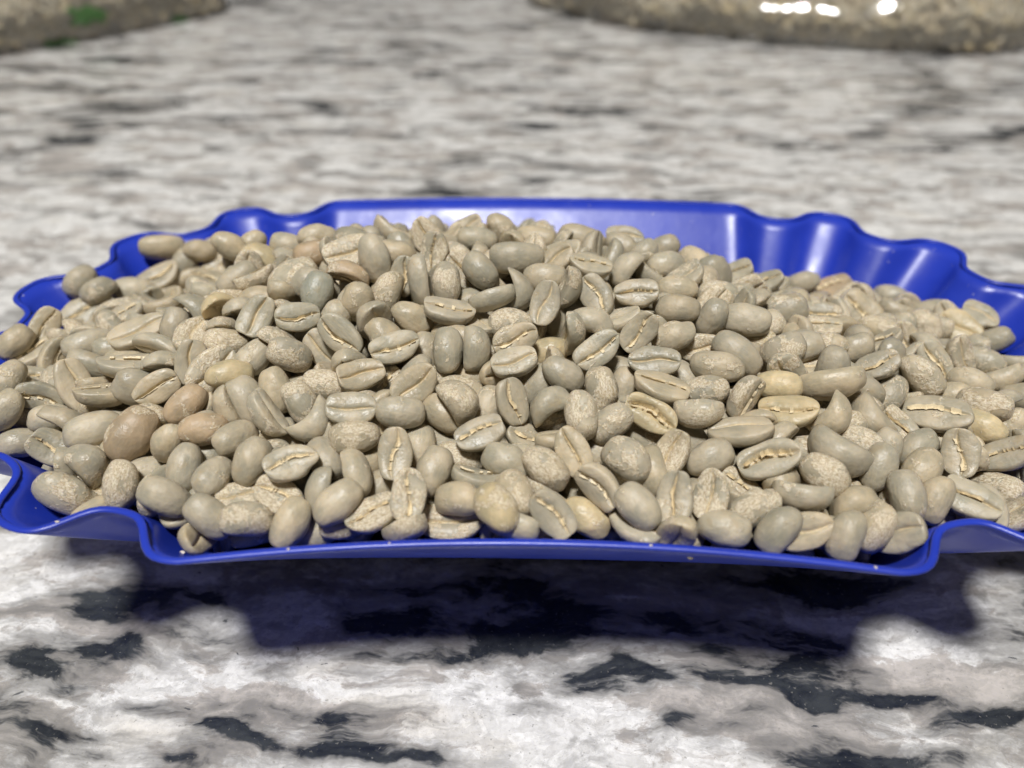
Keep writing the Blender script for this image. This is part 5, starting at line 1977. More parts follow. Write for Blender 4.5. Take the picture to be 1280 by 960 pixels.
1620 -2843 3052 317 -615 647 -318 75 50 31
-7195 928 2325 250 -479 153 826 75 48 31
3039 -3269 2872 432 -699 210 -528 77 54 33
-2959 -3024 2925 190 -579 -750 -253 87 62 38
5434 -2479 2605 21 642 -179 744 82 58 38
8280 -1317 2259 773 500 78 380 89 60 36
-3177 -1551 3466 73 -643 -634 -421 74 46 30
-7125 -1134 2458 825 -19 346 445 75 50 33
5795 2398 1774 8 -89 589 802 85 52 35
-931 1127 3586 558 -755 187 -285 80 49 29
5164 -354 2761 335 710 394 477 78 48 31
-5100 3042 2110 383 51 290 -874 80 57 35
5461 1093 2376 657 -92 740 -98 75 46 28
5284 2429 1867 656 -444 -522 313 76 47 31
2327 -304 3786 717 -620 261 -177 79 55 34
-4353 1095 3310 632 462 388 484 84 56 34
1801 2806 2589 584 427 -640 255 93 60 38
5184 379 2773 88 511 -496 -695 75 48 30
4284 2676 1869 835 -411 325 164 80 56 34
-2176 -227 3782 715 152 305 -609 89 54 34
-798 -5 3975 276 507 -371 726 80 49 31
-5938 -3563 2437 498 217 126 829 92 59 39
4828 -2798 2919 520 -779 -341 -72 76 48 30
-4574 3604 2227 223 -621 -738 -133 77 50 33
532 -3942 2792 98 857 -422 276 85 52 34
4275 -23 3023 289 -419 -341 790 91 55 35
-3487 3124 2473 809 -301 268 425 79 54 35
398 -52 3790 128 380 12 -915 84 62 37
-3987 565 3522 435 -176 -789 -393 93 56 37
-2416 -4042 2665 639 330 42 -692 87 54 33
-5427 -1294 3243 184 582 629 -479 74 49 32
905 362 3721 947 233 130 175 83 54 33
3754 2584 2182 778 -457 -189 385 74 54 33
6080 -1695 2568 270 -292 -780 481 89 61 39
-6641 1715 2222 899 118 142 -394 88 54 35
-231 747 3717 367 -26 -863 -343 75 49 33
-5669 1691 2515 868 -260 -95 -409 92 58 37
2741 -707 3376 189 -464 -736 -453 79 52 32
-396 -1407 3659 250 -834 439 217 81 55 34
-5388 -2755 2696 787 17 -388 -477 84 51 31
-7901 -135 2570 169 469 808 310 79 53 35
-3703 995 3560 234 724 -217 610 74 49 31
7132 473 2176 808 511 217 190 89 54 35
5931 434 2453 835 432 337 41 75 55 35
-151 93 3822 509 -387 -543 542 74 45 28
-3905 -46 3537 245 -868 148 404 75 49 31
4889 -2395 2716 558 -492 -616 255 83 59 39
7022 -3077 2387 306 658 341 595 76 53 34
2354 -3435 2791 405 435 783 -179 76 47 32
-3665 -1197 3472 840 241 -154 -458 80 52 34
-2766 3014 2674 213 588 441 642 91 57 37
2732 448 3601 807 -527 74 252 78 55 34
-5339 3423 2093 150 -198 268 -930 76 56 38
-2489 -801 3663 575 801 92 136 80 52 32
2989 -3865 2830 126 -323 443 -825 84 57 35
-6284 759 2893 845 -14 -533 -1 82 54 33
204 -3347 2939 730 -181 -657 32 85 60 36
4491 1679 2379 513 474 -549 -457 74 47 32
-5449 -2183 2861 207 -484 -644 -553 81 52 31
2265 -958 3542 768 -96 -456 438 75 50 32
-1828 -3563 2902 51 693 -419 -583 87 62 39
-1064 -1079 3586 851 411 318 63 86 52 31
-2609 2487 2947 614 -65 -312 -721 76 48 31
-7387 1368 2079 820 496 152 -238 94 58 37
3212 -390 3416 54 106 -89 988 77 54 36
-1538 2220 3149 67 -504 834 210 77 47 29
1731 2360 2762 282 -61 689 663 81 55 34
3363 1048 3031 49 -395 790 464 86 53 35
-7360 -2222 2279 389 832 314 -237 96 58 37
-6162 -184 2846 170 -179 399 882 78 50 30
4932 -835 2817 76 903 -141 396 93 58 38
-351 -2693 3200 714 -386 -560 160 81 52 34
-3182 -3671 2878 432 69 264 859 78 53 34
3773 1520 2729 338 -546 646 411 80 51 31
-4962 133 3369 123 -134 681 -708 80 51 32
4471 2330 2112 334 170 451 -808 90 60 36
-374 -560 3711 128 644 600 -456 83 50 32
8625 -899 2036 38 497 279 -820 79 54 34
-4155 -3933 2599 59 480 -159 -859 78 53 34
-1951 665 3748 938 187 215 -194 88 53 33
5123 990 2449 257 -320 -352 840 77 53 33
1303 -1665 3741 462 471 -263 -703 78 56 36
-6815 -213 2748 654 615 388 -206 94 58 37
-7498 -289 2402 353 -555 -668 345 80 56 35
-6956 2011 2032 338 -696 476 416 89 58 35
1275 772 3539 26 942 -332 -19 79 50 30
-6376 1348 2791 184 -485 -254 -815 77 50 30
7261 -2192 2397 108 -519 -534 -657 85 52 33
-6214 -876 2891 82 545 566 612 80 55 36
6964 -3495 2520 344 614 125 -697 75 46 28
-878 -830 3833 858 -471 178 -89 81 49 30
-3546 -540 3636 802 262 -158 -512 83 56 35
4807 1378 2405 604 204 685 -351 84 54 36
-1084 -2301 3241 521 -698 335 -356 91 63 40
6227 -3538 2330 83 574 -720 -380 92 57 35
-1891 -2783 3238 329 913 169 167 75 50 31
1502 -2553 3365 460 775 -288 322 77 47 31
-423 2299 3296 908 98 295 -278 80 50 33
-6449 -1188 2807 61 -346 -649 -674 75 49 31
7237 -1759 2426 513 722 -177 427 90 57 36
7330 -713 2314 173 668 620 371 83 54 36
7983 -2077 2239 268 939 -212 -6 76 48 31
-3598 -1806 3502 189 455 -523 -694 82 53 34
2565 2381 2569 266 -491 388 -732 76 50 33
2227 -1746 3321 474 -549 675 -128 93 56 37
-3965 1475 3240 302 668 678 -21 77 46 30
4275 -733 3147 314 -761 -557 93 76 54 35
-626 2620 2996 436 -572 83 -688 78 49 30
-4855 -2747 2802 20 300 114 946 82 60 37
3295 -3199 2788 6 662 263 -701 81 51 34
-4006 -2286 3080 290 -687 -662 51 75 51 33
4872 -1880 2862 381 226 719 -534 90 54 33
-2822 -1410 3544 797 36 -382 -465 83 54 34
2612 -1542 3291 259 -92 -25 960 76 51 34
472 -2919 3259 868 -67 -422 -250 77 53 34
3243 608 3309 622 735 -53 -259 74 45 27
5556 -1396 2838 651 491 -235 526 88 55 35
2486 3292 2067 588 525 -399 -466 75 51 33
-149 3913 2194 117 -383 904 145 91 58 39
-6096 -2438 2712 824 -423 -55 371 76 48 29
3621 -3101 2772 220 804 -128 -535 83 57 38
1673 919 3307 314 -859 385 -113 84 57 38
-5685 2610 1755 100 -832 -487 243 83 54 33
-1474 3360 2310 421 -781 455 61 75 52 31
-1518 1203 3595 27 -487 -486 724 75 54 35
-6648 -2228 2176 505 -1 1 862 83 53 34
5720 2524 1360 170 -743 591 260 85 52 35
-2507 -1561 3069 345 341 -745 455 94 65 40
1152 -3276 2663 57 643 -170 743 82 58 35
-4688 213 2998 319 -898 175 -244 81 54 37
-1130 351 3715 212 -209 -906 297 92 55 35
940 -2183 2906 443 -319 -62 834 92 60 36
2287 -2450 2736 32 -235 654 717 93 60 38
-2823 325 3427 659 -229 301 -648 92 65 42
4029 -3224 2368 100 -700 700 -87 89 62 40
6661 1114 2042 151 -194 370 895 79 57 38
986 -513 3604 42 947 -262 178 82 55 34
4179 -1123 2712 163 137 -831 -511 83 58 39
2466 1305 2845 46 -94 -84 990 90 56 37
1324 2157 2839 9 -836 -397 -377 87 60 39
3758 594 2959 110 -599 -4 -792 84 59 38
6096 -1166 2396 833 331 282 -341 93 62 38
5829 -516 2469 109 772 -196 593 75 47 29
-6115 883 2364 980 102 97 131 86 57 37
-485 926 3301 529 -782 -288 150 84 61 40
4852 1773 1996 556 -112 -819 71 77 51 35
-823 -2653 2742 261 -605 -738 -137 90 54 34
-5818 -1960 2644 670 6 -392 628 80 52 34
6649 -2936 1982 901 -359 216 -101 88 65 40
-917 -3583 2448 81 755 -224 -609 75 49 33
5074 -2969 2429 243 -608 -617 -435 84 52 33
-3697 -4008 2528 940 132 -169 -261 89 56 34
1528 1639 2789 746 -333 335 467 81 57 35
79 -2110 3081 129 -733 631 -212 80 51 31
3007 -2607 2772 654 645 323 223 86 53 33
-6673 -635 2318 515 403 -111 746 79 49 30
4278 -3969 2189 458 -428 -236 741 89 59 37
-4123 -2209 2778 347 413 -804 -246 74 51 34
-3524 -2556 2787 354 121 -828 416 79 55 34
-5664 129 2665 469 438 -394 -656 95 65 41
-233 -3074 2911 746 -498 98 430 80 51 33
-2762 -2417 2890 361 -76 855 -361 88 62 39
-4332 1905 2638 156 37 704 690 94 62 39
6683 1596 1623 811 127 -405 -401 80 59 37
-4322 -166 3192 324 -550 354 682 95 64 40
7347 -2815 2222 162 -976 110 -80 77 52 34
2775 3076 1788 97 -128 165 972 93 58 37
4875 -3981 2182 788 539 284 77 78 54 33
2219 1769 2646 892 -33 -443 74 74 47 30
2811 2064 2408 747 -620 -230 -51 90 54 35
3302 2108 2259 549 -301 22 778 77 55 37
-1701 -1534 3332 148 -849 -496 93 77 46 30
8176 284 1758 153 767 -585 -209 77 49 32
4614 781 2394 375 249 -434 -779 88 53 33
-340 -879 3397 581 -252 -39 -772 87 60 39
4203 -1744 2720 848 485 -98 183 93 64 42
-3575 -1680 2963 611 -646 -406 205 82 51 34
-4416 1361 2866 157 -603 778 -67 88 56 37
6843 -1023 2164 976 -156 51 -135 85 58 37
-4486 621 3118 911 -402 78 -15 83 58 39
-5086 -440 2864 47 -714 657 234 85 57 38
3488 2813 1833 293 -348 -810 -367 82 55 36
372 3385 2310 494 -792 332 -127 74 47 29
4233 1810 2040 714 262 -6 -648 84 53 36
-2176 -2754 2821 656 -394 565 -304 85 54 33
-6991 963 1935 54 -719 302 -621 77 49 32
-1764 2707 2522 439 681 -558 174 93 62 39
3953 -2302 2632 186 -400 -332 832 85 62 41
1325 -2654 2726 583 -666 -428 177 85 57 36
-2325 -133 3506 980 46 174 -69 79 53 33
7431 98 1877 312 775 542 -76 91 66 44
5868 1821 1719 664 15 -518 537 85 61 37
-4627 3206 1886 241 878 -409 -39 78 54 36
-6321 1178 2170 438 258 9 -860 77 47 29
3005 2579 2055 146 -655 -33 739 79 51 33
196 -580 3500 560 -352 -743 -89 84 51 31
-1001 1825 3017 848 300 197 -388 75 48 31
-4607 2399 2217 533 -321 317 -715 92 66 44
1317 -1556 3244 191 221 295 -909 87 57 36
-3727 -626 3236 139 -322 -283 -892 82 56 35
-2373 -3823 2470 882 430 -146 -122 74 49 29
-7531 -317 2006 332 -939 31 -76 78 54 35
3660 -289 3109 80 -554 771 -301 91 56 38
-481 3185 2379 686 -639 -193 -286 79 53 32
3732 1737 2257 596 -16 771 -220 93 66 40
883 2781 2627 513 140 846 -1 77 51 34
-2384 3727 2202 372 -739 -153 539 76 55 37
-3426 -2169 2955 481 -838 152 204 78 53 33
-5771 1475 2205 56 -956 -136 249 78 48 32
-2947 -723 3334 671 598 345 268 94 64 41
1009 3588 2003 69 -974 -211 -6 90 60 39
319 2870 2425 140 -678 423 583 86 61 38
-6555 422 2259 896 -423 21 122 93 67 42
-4826 -2369 2531 447 -874 157 102 88 57 35
-4699 -3476 2321 18 -690 -666 280 94 58 37
-3250 2228 2620 804 139 577 -3 83 55 36
591 -1190 3206 503 -624 -326 -499 77 49 29
3000 206 3052 482 330 763 271 78 51 31
850 1776 2972 434 350 750 353 84 59 39
799 -3473 2607 815 -417 396 -62 75 53 36
-1370 166 3545 154 486 684 -520 81 49 30
982 -1077 3184 122 321 686 639 84 55 34
-5079 -1925 2654 760 298 -555 155 81 56 33
-6975 -104 2196 193 722 -650 134 94 59 38
-1520 1792 3140 647 -424 -621 -118 75 46 29
5432 252 2161 25 56 987 142 85 59 39
1976 -1335 3110 356 634 -14 685 91 56 35
5099 -1102 2467 282 365 -690 556 76 56 35
-5112 2126 2254 350 512 -352 -700 87 58 35
-5551 -1056 2627 725 -615 -303 51 90 60 41
2624 809 2937 425 716 207 -512 83 50 32
1996 2102 2497 745 -620 -193 -143 77 56 36
2736 -1968 3072 48 779 623 -19 79 50 31
1902 99 3312 6 682 -269 678 90 64 41
2143 849 3063 37 727 452 -514 75 53 33
-97 -1660 3218 849 -157 209 457 85 52 33
7598 -989 1942 47 32 -507 859 82 51 31
6399 2531 1414 153 50 665 -728 78 53 34
-122 2877 2702 57 919 357 153 77 47 30
-4923 -1058 2830 800 -245 -481 258 85 53 33
-4084 -3275 2427 240 552 791 -100 79 50 31
6851 -35 2073 274 735 -616 60 79 57 38
1994 3570 1930 382 297 49 -873 94 66 41
-736 1421 3129 80 -12 853 -514 75 54 37
51 -2405 2828 882 -133 128 431 88 58 37
-1299 -2949 2624 212 835 296 410 76 47 31
164 -3963 2406 797 110 290 516 88 57 35
-2141 1622 3002 853 471 84 -206 77 56 34
844 -2715 2723 557 133 -794 199 76 47 28
7259 1626 1728 664 -653 45 359 84 55 37
-832 -487 3413 58 555 -231 -795 76 49 30
6580 -1669 2232 160 -742 642 93 90 63 42
4185 1440 2486 202 663 459 554 75 49 32
8089 -1087 2067 133 386 -101 906 86 52 34
-1322 -713 3481 540 271 -393 -692 83 60 37
-1371 763 3351 98 475 -362 -795 88 62 38
-5037 -2894 2378 254 -22 376 -889 87 53 36
-6192 2487 1838 136 -759 -604 194 82 58 35
4950 -276 2469 204 -329 271 -880 81 49 33
458 2262 2698 801 228 409 -371 85 53 32
-1879 -2240 3212 6 405 -850 -333 85 56 36
540 676 3451 372 593 -705 -106 75 48 32
4528 262 2651 147 215 -39 964 77 51 31
-3743 2586 2289 536 -658 -263 456 90 57 36
-232 -3631 2522 779 17 -307 -545 94 64 39
5242 -586 2378 653 120 -423 -615 79 53 33
3968 -417 2882 851 -488 40 184 79 57 35
2908 -394 3063 265 -943 122 151 87 62 38
-4492 -1410 3068 579 762 -154 243 80 59 36
1727 -3760 2733 294 -334 -213 -869 85 59 38
6180 -579 2346 241 766 324 -498 77 48 31
1481 -3952 2398 302 923 -225 -61 89 63 39
3387 3084 1657 754 172 -416 476 80 50 34
1835 -861 3307 820 144 438 -337 76 48 29
-3556 3237 1986 847 -160 389 321 89 56 37
-3144 -293 3501 381 -272 838 -278 88 54 35
4599 -1442 2690 697 47 -490 519 88 55 34
-3764 1129 3000 712 -655 -229 103 80 55 35
2518 490 3197 228 -411 -836 -280 84 57 38
-5795 605 2601 745 355 561 -54 82 51 32
5515 -3575 2085 177 -188 954 -148 87 62 40
-7173 -1622 2147 463 -98 -874 97 93 64 42
2719 -4048 2491 260 -751 -394 460 85 51 34
7782 575 1716 304 -860 406 -32 78 50 30
-5250 1033 2696 450 656 -363 -483 82 54 35
-1088 -1512 3324 716 593 226 -287 94 61 40
6749 -2256 2291 194 182 -904 331 80 48 32
-2304 628 3392 290 256 780 489 89 54 33
1839 -2402 2823 587 486 584 277 83 50 32
1100 -295 3335 231 435 743 451 77 48 30
-4147 -950 3141 931 -118 -323 -115 75 46 31
2839 -1297 2913 614 -313 583 -428 86 57 38
-2591 -993 3212 640 214 496 545 78 53 35
1300 2880 2215 662 -65 348 -659 85 56 37
-1813 2125 2900 908 -42 409 -70 78 57 38
3104 -3493 2416 842 -534 45 -45 78 50 33
1375 2584 2469 612 504 -123 595 86 52 33
-770 -4060 2551 451 -169 846 224 83 54 34
5951 -3011 2048 457 -612 610 -205 86 54 36
4702 2647 1427 600 552 -550 -174 74 47 31
6432 -2495 2180 402 873 -153 -225 82 58 36
1831 -2913 2679 610 79 774 143 76 52 32
5691 -255 2155 832 330 437 -76 79 50 32
-1733 -369 3451 308 608 81 -726 76 48 30
2110 -2112 2925 179 636 619 -422 78 49 30
2658 -3064 2604 700 45 711 6 79 49 30
-100 3418 2147 546 -229 476 649 75 46 30
-5313 584 2889 657 644 -365 137 88 53 34
7955 -161 1807 778 -138 -218 -571 80 50 31
3374 -830 2872 848 421 -299 -105 87 56 35
-354 434 3349 746 -34 659 78 85 55 36
5170 2776 1363 264 -16 -962 -49 80 55 36
4523 -2454 2453 377 -323 -800 -335 87 52 32
1311 301 3263 43 -166 -853 -490 94 59 40
-1349 -3498 2556 222 -926 -299 33 87 53 32
-2903 3263 2227 226 784 539 205 75 51 33
1461 -2019 2961 98 609 -760 -201 79 48 32
3586 -2159 2701 502 500 629 315 79 48 29
5379 1872 1619 688 172 415 -568 86 53 34
-4506 -682 3035 118 546 -278 -780 81 53 33
2360 -1016 3106 813 457 -181 -308 76 53 33
-6366 -208 2415 55 -675 542 -495 76 48 30
-4399 -1693 2912 704 695 119 -66 76 53 32
-470 -3196 2605 843 -445 -56 -294 75 45 30
5652 -992 2347 706 -225 364 -562 77 48 30
480 -2837 2694 111 -154 -875 443 83 53 35
7470 -1630 2028 416 -442 774 175 94 58 38
-2191 -3303 2505 3 47 952 -298 86 53 33
58 1041 3448 404 -413 -639 -507 80 49 30
6585 -568 2371 412 -487 553 -534 83 55 34
7374 911 1748 584 476 568 328 85 53 33
5796 -1850 2354 301 197 800 477 78 48 29
-6542 1845 1887 375 167 -102 -905 81 55 37
3400 591 2777 786 47 -612 -69 79 51 33
2594 2561 2135 398 -125 -408 811 79 50 33
434 1308 3155 675 152 560 -453 75 46 31
1913 1395 2885 174 -524 605 -572 78 55 36
-775 3705 1966 109 -814 502 269 90 59 38
-7132 -730 2309 407 373 -375 744 84 51 32
-5883 1895 2013 248 77 -446 -855 81 50 34
-396 2495 2627 699 -529 -115 -466 74 49 30
-5470 -1530 2611 738 431 117 504 82 54 33
1338 -907 3370 130 378 795 455 87 56 35
-5622 -3226 2238 10 785 -614 -72 78 48 29
-5754 -579 2558 458 -702 32 -543 78 47 30
4608 -2858 2399 251 -474 -814 -217 77 48 31
-4117 -2914 2794 355 -833 400 135 96 61 40
-6707 -1442 2504 302 296 685 -592 87 55 33
75 1522 3125 691 20 -397 602 80 50 33
-2898 -3202 2491 701 191 -118 -675 80 53 32
2358 -3666 2437 427 473 -766 75 87 53 35
8162 -688 1833 319 660 -329 594 82 55 34
-1803 -999 3323 201 888 340 -231 91 56 36
-3125 1366 3009 254 424 866 58 85 58 39
-2955 2555 2529 668 705 -102 -210 82 60 38
2347 66 3387 213 -392 -880 -155 79 48 30
-4034 3456 1836 299 -755 529 -244 83 58 39
1014 952 3222 92 -886 -367 -266 78 50 34
-1002 3302 2263 565 275 504 590 79 57 36
-422 1922 3036 52 230 898 -368 78 55 34
6120 -35 2200 433 380 55 814 75 54 34
3764 2225 1979 308 875 -201 312 85 55 37
6443 289 2048 261 -319 405 815 75 46 31
-5870 -1395 2826 346 -357 703 507 87 53 34
-1934 3710 2115 495 -546 608 292 85 52 32
2378 -2808 2547 885 -273 -296 230 75 46 29
7715 -2089 2003 98 -195 -341 -914 80 51 33
1571 -447 3307 890 -218 -397 -35 79 56 36
-3267 3696 1891 241 41 -166 954 77 54 33
-4819 1470 2566 477 -832 -275 43 81 55 33
2755 46 3419 240 -734 263 577 74 48 31
-2711 1808 3031 539 145 -230 -796 84 53 32
7123 -2563 1943 551 -142 76 -817 85 61 37
4744 2205 1655 178 -334 569 729 75 53 32
-2247 984 3342 324 280 741 516 79 50 32
4451 -591 2711 217 537 814 6 77 55 37
-6692 732 2360 308 665 -625 265 79 48 29
-1899 -1991 2934 906 -17 202 -368 80 57 39
-3149 -3659 2406 527 -621 324 -480 88 56 37
4172 660 2575 317 -550 164 -753 92 56 34
-487 33 3495 343 -261 -662 612 76 49 30
5517 642 2069 343 -844 385 139 80 53 34
-11 -5037 3572 757 -596 107 -242 78 55 34
1663 -4861 3424 920 21 0 -389 87 60 37
-238 -4704 3356 539 493 306 -609 77 49 31
2977 -4886 3160 447 503 666 -319 76 51 32
-2851 -4747 3170 24 36 881 469 75 52 32
3849 -5074 3527 923 356 -4 137 75 50 31
2216 -4132 3459 404 212 -564 -686 74 48 30
-1431 -4954 3428 796 -207 -346 -450 88 61 38
2161 -5188 3645 280 602 497 -557 76 50 31"""


def fill_mesh(name, rows_, mat, shapes, seed, parent=None):
    rd = random.Random(seed)
    V, Fc, Cr, Lp, Ti = [], [], [], [], []
    base = 0
    for (loc, quat, scl, fl) in rows_:
        v, f, c = shapes[rd.randrange(len(shapes))]
        Rm = np.array(quat.to_matrix())
        V.append((v * np.array(scl)) @ Rm.T + np.array(loc))
        Fc += [tuple(t + base for t in q) for q in f]
        Cr.append(c)
        Lp.append(v * np.array((1.5, 1.0, 0.7)) + np.array((rd.uniform(0, 60), rd.uniform(0, 60), rd.uniform(0, 60))))
        Ti.append(np.tile(np.array(tint_of(rd, fl)), (len(v), 1)))
        base += len(v)
    me = bpy.data.meshes.new(name)
    me.from_pydata(np.concatenate(V).tolist(), [], Fc)
    me.polygons.foreach_set('use_smooth', [True] * len(Fc))
    me.attributes.new('crease', 'FLOAT', 'POINT').data.foreach_set('value', np.concatenate(Cr))
    me.attributes.new('lp', 'FLOAT_VECTOR', 'POINT').data.foreach_set('vector', np.concatenate(Lp).ravel())
    me.attributes.new('tint', 'FLOAT_COLOR', 'POINT').data.foreach_set('color', np.concatenate(Ti).ravel())
    me.materials.append(mat)
    o = bpy.data.objects.new(name, me)
    o.parent = parent
    col.objects.link(o)
    return o


rows_ = []
rd = random.Random(9)
for row in FILL.strip().splitlines():
    n = [int(t) for t in row.split()]
    rows_.append(((n[0] * 1e-5, n[1] * 1e-5, n[2] * 1e-5),
                  Quaternion((n[3] / 999, n[4] / 999, n[5] / 999, n[6] / 999)).normalized(),
                  (n[7] * 1e-4, n[8] * 1e-4, n[9] * 1e-4), rd.choice(['', '', '', '', 's', 'p'])))
heap = fill_mesh('coffee_bean_heap', rows_, M_BEANS, LOW, 3)
tag(heap, 'mass of green coffee beans filling the tray below the top layer', 'beans', kind='stuff')


# ------------------------------------------------------------------ bags of beans behind the tray
def bag(name, label, plan, height, prints, seed, steep, nbeans, wob):
    cx = sum(p[0] for p in plan) / len(plan)
    cy = sum(p[1] for p in plan) / len(plan)
    root = empty(name, (cx * CM, cy * CM, 0))
    tag(root, label, 'bag', 'clear bags of coffee beans behind the tray')
    rd = random.Random(seed)
    # smooth closed plan (Catmull-Rom)
    P = [Vector((x - cx, y - cy, 0)) for x, y in plan]
    n = len(P)
    SUB = 14
    ringp = []
    for i in range(n):
        p0, p1, p2, p3 = P[i - 1], P[i], P[(i + 1) % n], P[(i + 2) % n]
        for s in range(SUB):
            t = s / SUB
            ringp.append(0.5 * ((2 * p1) + (p2 - p0) * t + (2 * p0 - 5 * p1 + 4 * p2 - p3) * t * t + (3 * p1 - p0 - 3 * p2 + p3) * t ** 3))
    m = len(ringp)
    ph = [(rd.uniform(0.6, 3.0), rd.uniform(2, 9), rd.uniform(0, 6.28)) for _ in range(7)]

    def surf(i, a, shrink=0.0):
        """a: 0 at the counter edge .. 1 at the top centre"""
        i0 = int(i) % m
        p = ringp[i0].lerp(ringp[(i0 + 1) % m], i - int(i))
        th = a * math.pi / 2
        rr = 1.0 - (1 - math.cos(th)) * 0.999 if a > 0 else 1.0
        z = height * math.sin(th) ** steep
        q = p * (rr * (1 + 0.035 * math.sin(math.pi * min(1, a * 3))))
        wv = 0.0
        for k, (f1, f2, f3) in enumerate(ph):
            wv += math.sin(f1 * q.x * 0.5 + f2 * 0.12 * q.y + f3 + 3 * f1 * a) / len(ph)
        s = math.sin(math.pi * min(1, a * 1.6 + 0.08)) if a < 0.55 else 1.0
        z += wv * wob * s
        d = q.normalized() if q.length > 1e-6 else Vector((0, 0, 0))
        q = q + d * (wv * wob * 0.6 * (1 - a))
        q = q - d * shrink * math.cos(th)
        return Vector((q.x * CM, q.y * CM, max(0.0006 + shrink * CM, (z - shrink * math.sin(th)) * CM)))

    NA = 18
    verts = [surf(i, a / NA) for a in range(NA) for i in range(m)]
    faces = [(a * m + i, a * m + (i + 1) % m, (a + 1) * m + (i + 1) % m, (a + 1) * m + i) for a in range(NA - 1) for i in range(m)]
    verts.append(surf(0, 1.0))
    top = len(verts) - 1
    faces += [((NA - 1) * m + i, (NA - 1) * m + (i + 1) % m, top) for i in range(m)]
    faces.append(tuple(range(m))[::-1])
    mesh_obj('film', verts, faces, M_FILM, root)
    # beans pressed against the inside of the film
    rows_b = []
    for _ in range(nbeans):
        i, a = rd.uniform(0, m - 1e-3), rd.random() ** 1.15 * 0.97
        c = surf(i, a, 0.42 + rd.uniform(0, 0.35))
        q = Quaternion((rd.gauss(0, 1), rd.gauss(0, 1), rd.gauss(0, 1), rd.gauss(0, 1))).normalized()
        L = rd.uniform(0.82, 1.0)
        c.z = max(c.z, 0.0042)
        rows_b.append((tuple(c), q, (L * CM, L * 0.7 * CM, L * 0.46 * CM), rd.choice(['', '', 'y', 's'])))
    b = fill_mesh('coffee_beans', rows_b, M_BEANS, TINY, seed, root)
    b['kind'] = 'stuff'
    b['label'] = 'coffee beans pressed against the inside of the bag'
    # the fill behind them
    verts = [surf(i, a / 10, 0.75) for a in range(10) for i in range(0, m, 2)]
    mm = len(range(0, m, 2))
    faces = [(a * mm + i, a * mm + (i + 1) % mm, (a + 1) * mm + (i + 1) % mm, (a + 1) * mm + i) for a in range(9) for i in range(mm)]
    faces.append(tuple(range(9 * mm, 10 * mm)))
    faces.append(tuple(range(mm))[::-1])
    core = mesh_obj('bean_core', verts, faces, M_CORE, root)
    core['kind'] = 'stuff'
    # printed patches on the film
    for (i0, i1, a0, a1) in prints:
        verts, faces = [], []
        U, Vn = 14, 8
        for v in range(Vn + 1):
            for u in range(U + 1):
                verts.append(surf(i0 + (i1 - i0) * u / U + 0.5 * math.sin(v * 1.1 + seed), max(0.0, a0 + (a1 - a0) * v / Vn + 0.012 * math.sin(u * 0.9)), -0.04))
        for v in range(Vn):
            for u in range(U):
                a = v * (U + 1) + u
                faces.append((a, a + 1, a + U + 2, a + U + 1))
        mesh_obj('printed_patch', verts, faces, M_PRINT, root)
    return root


TINY = []
for i in range(4):
    v, f, c, g = bean_shape(40 + i, 0.06, 0.14, 0.07, rings=8, top=[0.0, 0.08, 0.25, 0.45], nb=5)
    TINY.append((np.array(v), f, np.array(c)))
M_CORE = plain('bean_fill', (0.46, 0.385, 0.26), 0.7, 90, 0.5)

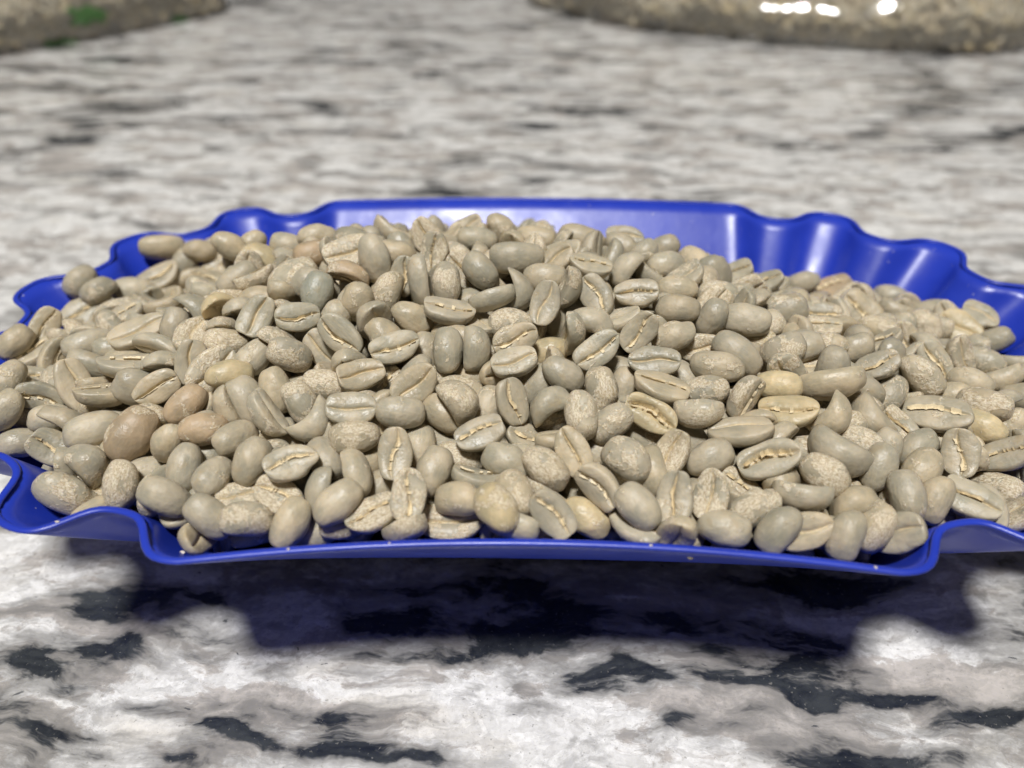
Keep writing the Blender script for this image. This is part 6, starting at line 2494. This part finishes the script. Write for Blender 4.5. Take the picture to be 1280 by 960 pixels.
bag('bag_of_beans', 'clear glossy plastic bag of coffee beans lying behind the right of the tray',
    [(1.2, 51), (2.9, 47.2), (7, 43), (12.7, 39.5), (19, 36.8), (25, 35.5), (29.6, 36.6), (31.5, 41), (30, 50), (25, 57), (14, 60), (4, 57)],
    5.2, [], 21, 0.8, 3200, 0.55)
bag('bag_of_beans', 'bag of coffee beans with green print behind the left of the tray',
    [(-38, 26), (-33, 30.5), (-29, 35.2), (-24.9, 39.6), (-20.9, 45.6), (-20.3, 48.5), (-24, 56), (-34, 60), (-45, 54), (-46, 36)],
    5.2, [(38.3, 42.7, 0.09, 0.19), (34.2, 38.0, 0.002, 0.03), (50.8, 53.2, 0.002, 0.035)], 22, 0.85, 3200, 0.3)

# ------------------------------------------------------------------ loose chaff flakes on the tray
FLAKES = [(-4.512, -4.969, 3.018, 0.055, 0.03, -0.6, 'tan oval chaff flake on the inner wall at the front left corner'),
          (-5.801, -3.622, 1.957, 0.028, 0.022, 0.3, 'tiny white chaff speck low in the front left corner of the tray'),
          (-6.016, -4.992, 3.622, 0.032, 0.018, 0.2, 'pale chaff speck on the rim of the front left flute'),
          (-2.837, -5.507, 3.658, 0.028, 0.02, 0.4, 'small grey speck on the front rim, left of its middle'),
          (1.762, -5.469, 3.685, 0.028, 0.018, 0.1, 'pale chaff speck on the front rim, right of its middle'),
          (-1.561, -5.425, 3.68, 0.02, 0.014, 0.8, 'tiny pale speck on the front rim, nearest its middle on the left'),
          (6.611, -3.0, 1.31, 0.03, 0.018, 0.5, 'white chaff crumb inside the front right corner of the tray'),
          (4.517, -5.786, 3.631, 0.022, 0.03, 0.1, 'bright chaff crumb on the front rim near its right corner')]
for k, (x, y, z, sx, sy, rz, label) in enumerate(FLAKES):
    rd = random.Random(700 + k)
    n = 9
    verts = [(0, 0, 0.25)]
    for i in range(n):
        a = 2 * math.pi * i / n
        r = rd.uniform(0.65, 1.1)
        verts.append((r * math.cos(a), r * math.sin(a), rd.uniform(-0.1, 0.25)))
    verts += [(v[0] * 0.9, v[1] * 0.9, v[2] - 0.3) for v in verts]
    m = n + 1
    faces = []
    for i in range(n):
        j = 1 + (i + 1) % n
        faces += [(0, 1 + i, j), (m, m + j, m + 1 + i), (1 + i, m + 1 + i, m + j, j)]
    o = mesh_obj('chaff_flake', verts, faces, M_FLAKE)
    o.location = (x * CM, y * CM, z * CM)
    o.scale = (sx * CM, sy * CM, 0.03 * CM)
    o.rotation_euler = (0, 0, rz)
    tag(o, label, 'chaff', 'flakes of chaff on the tray')
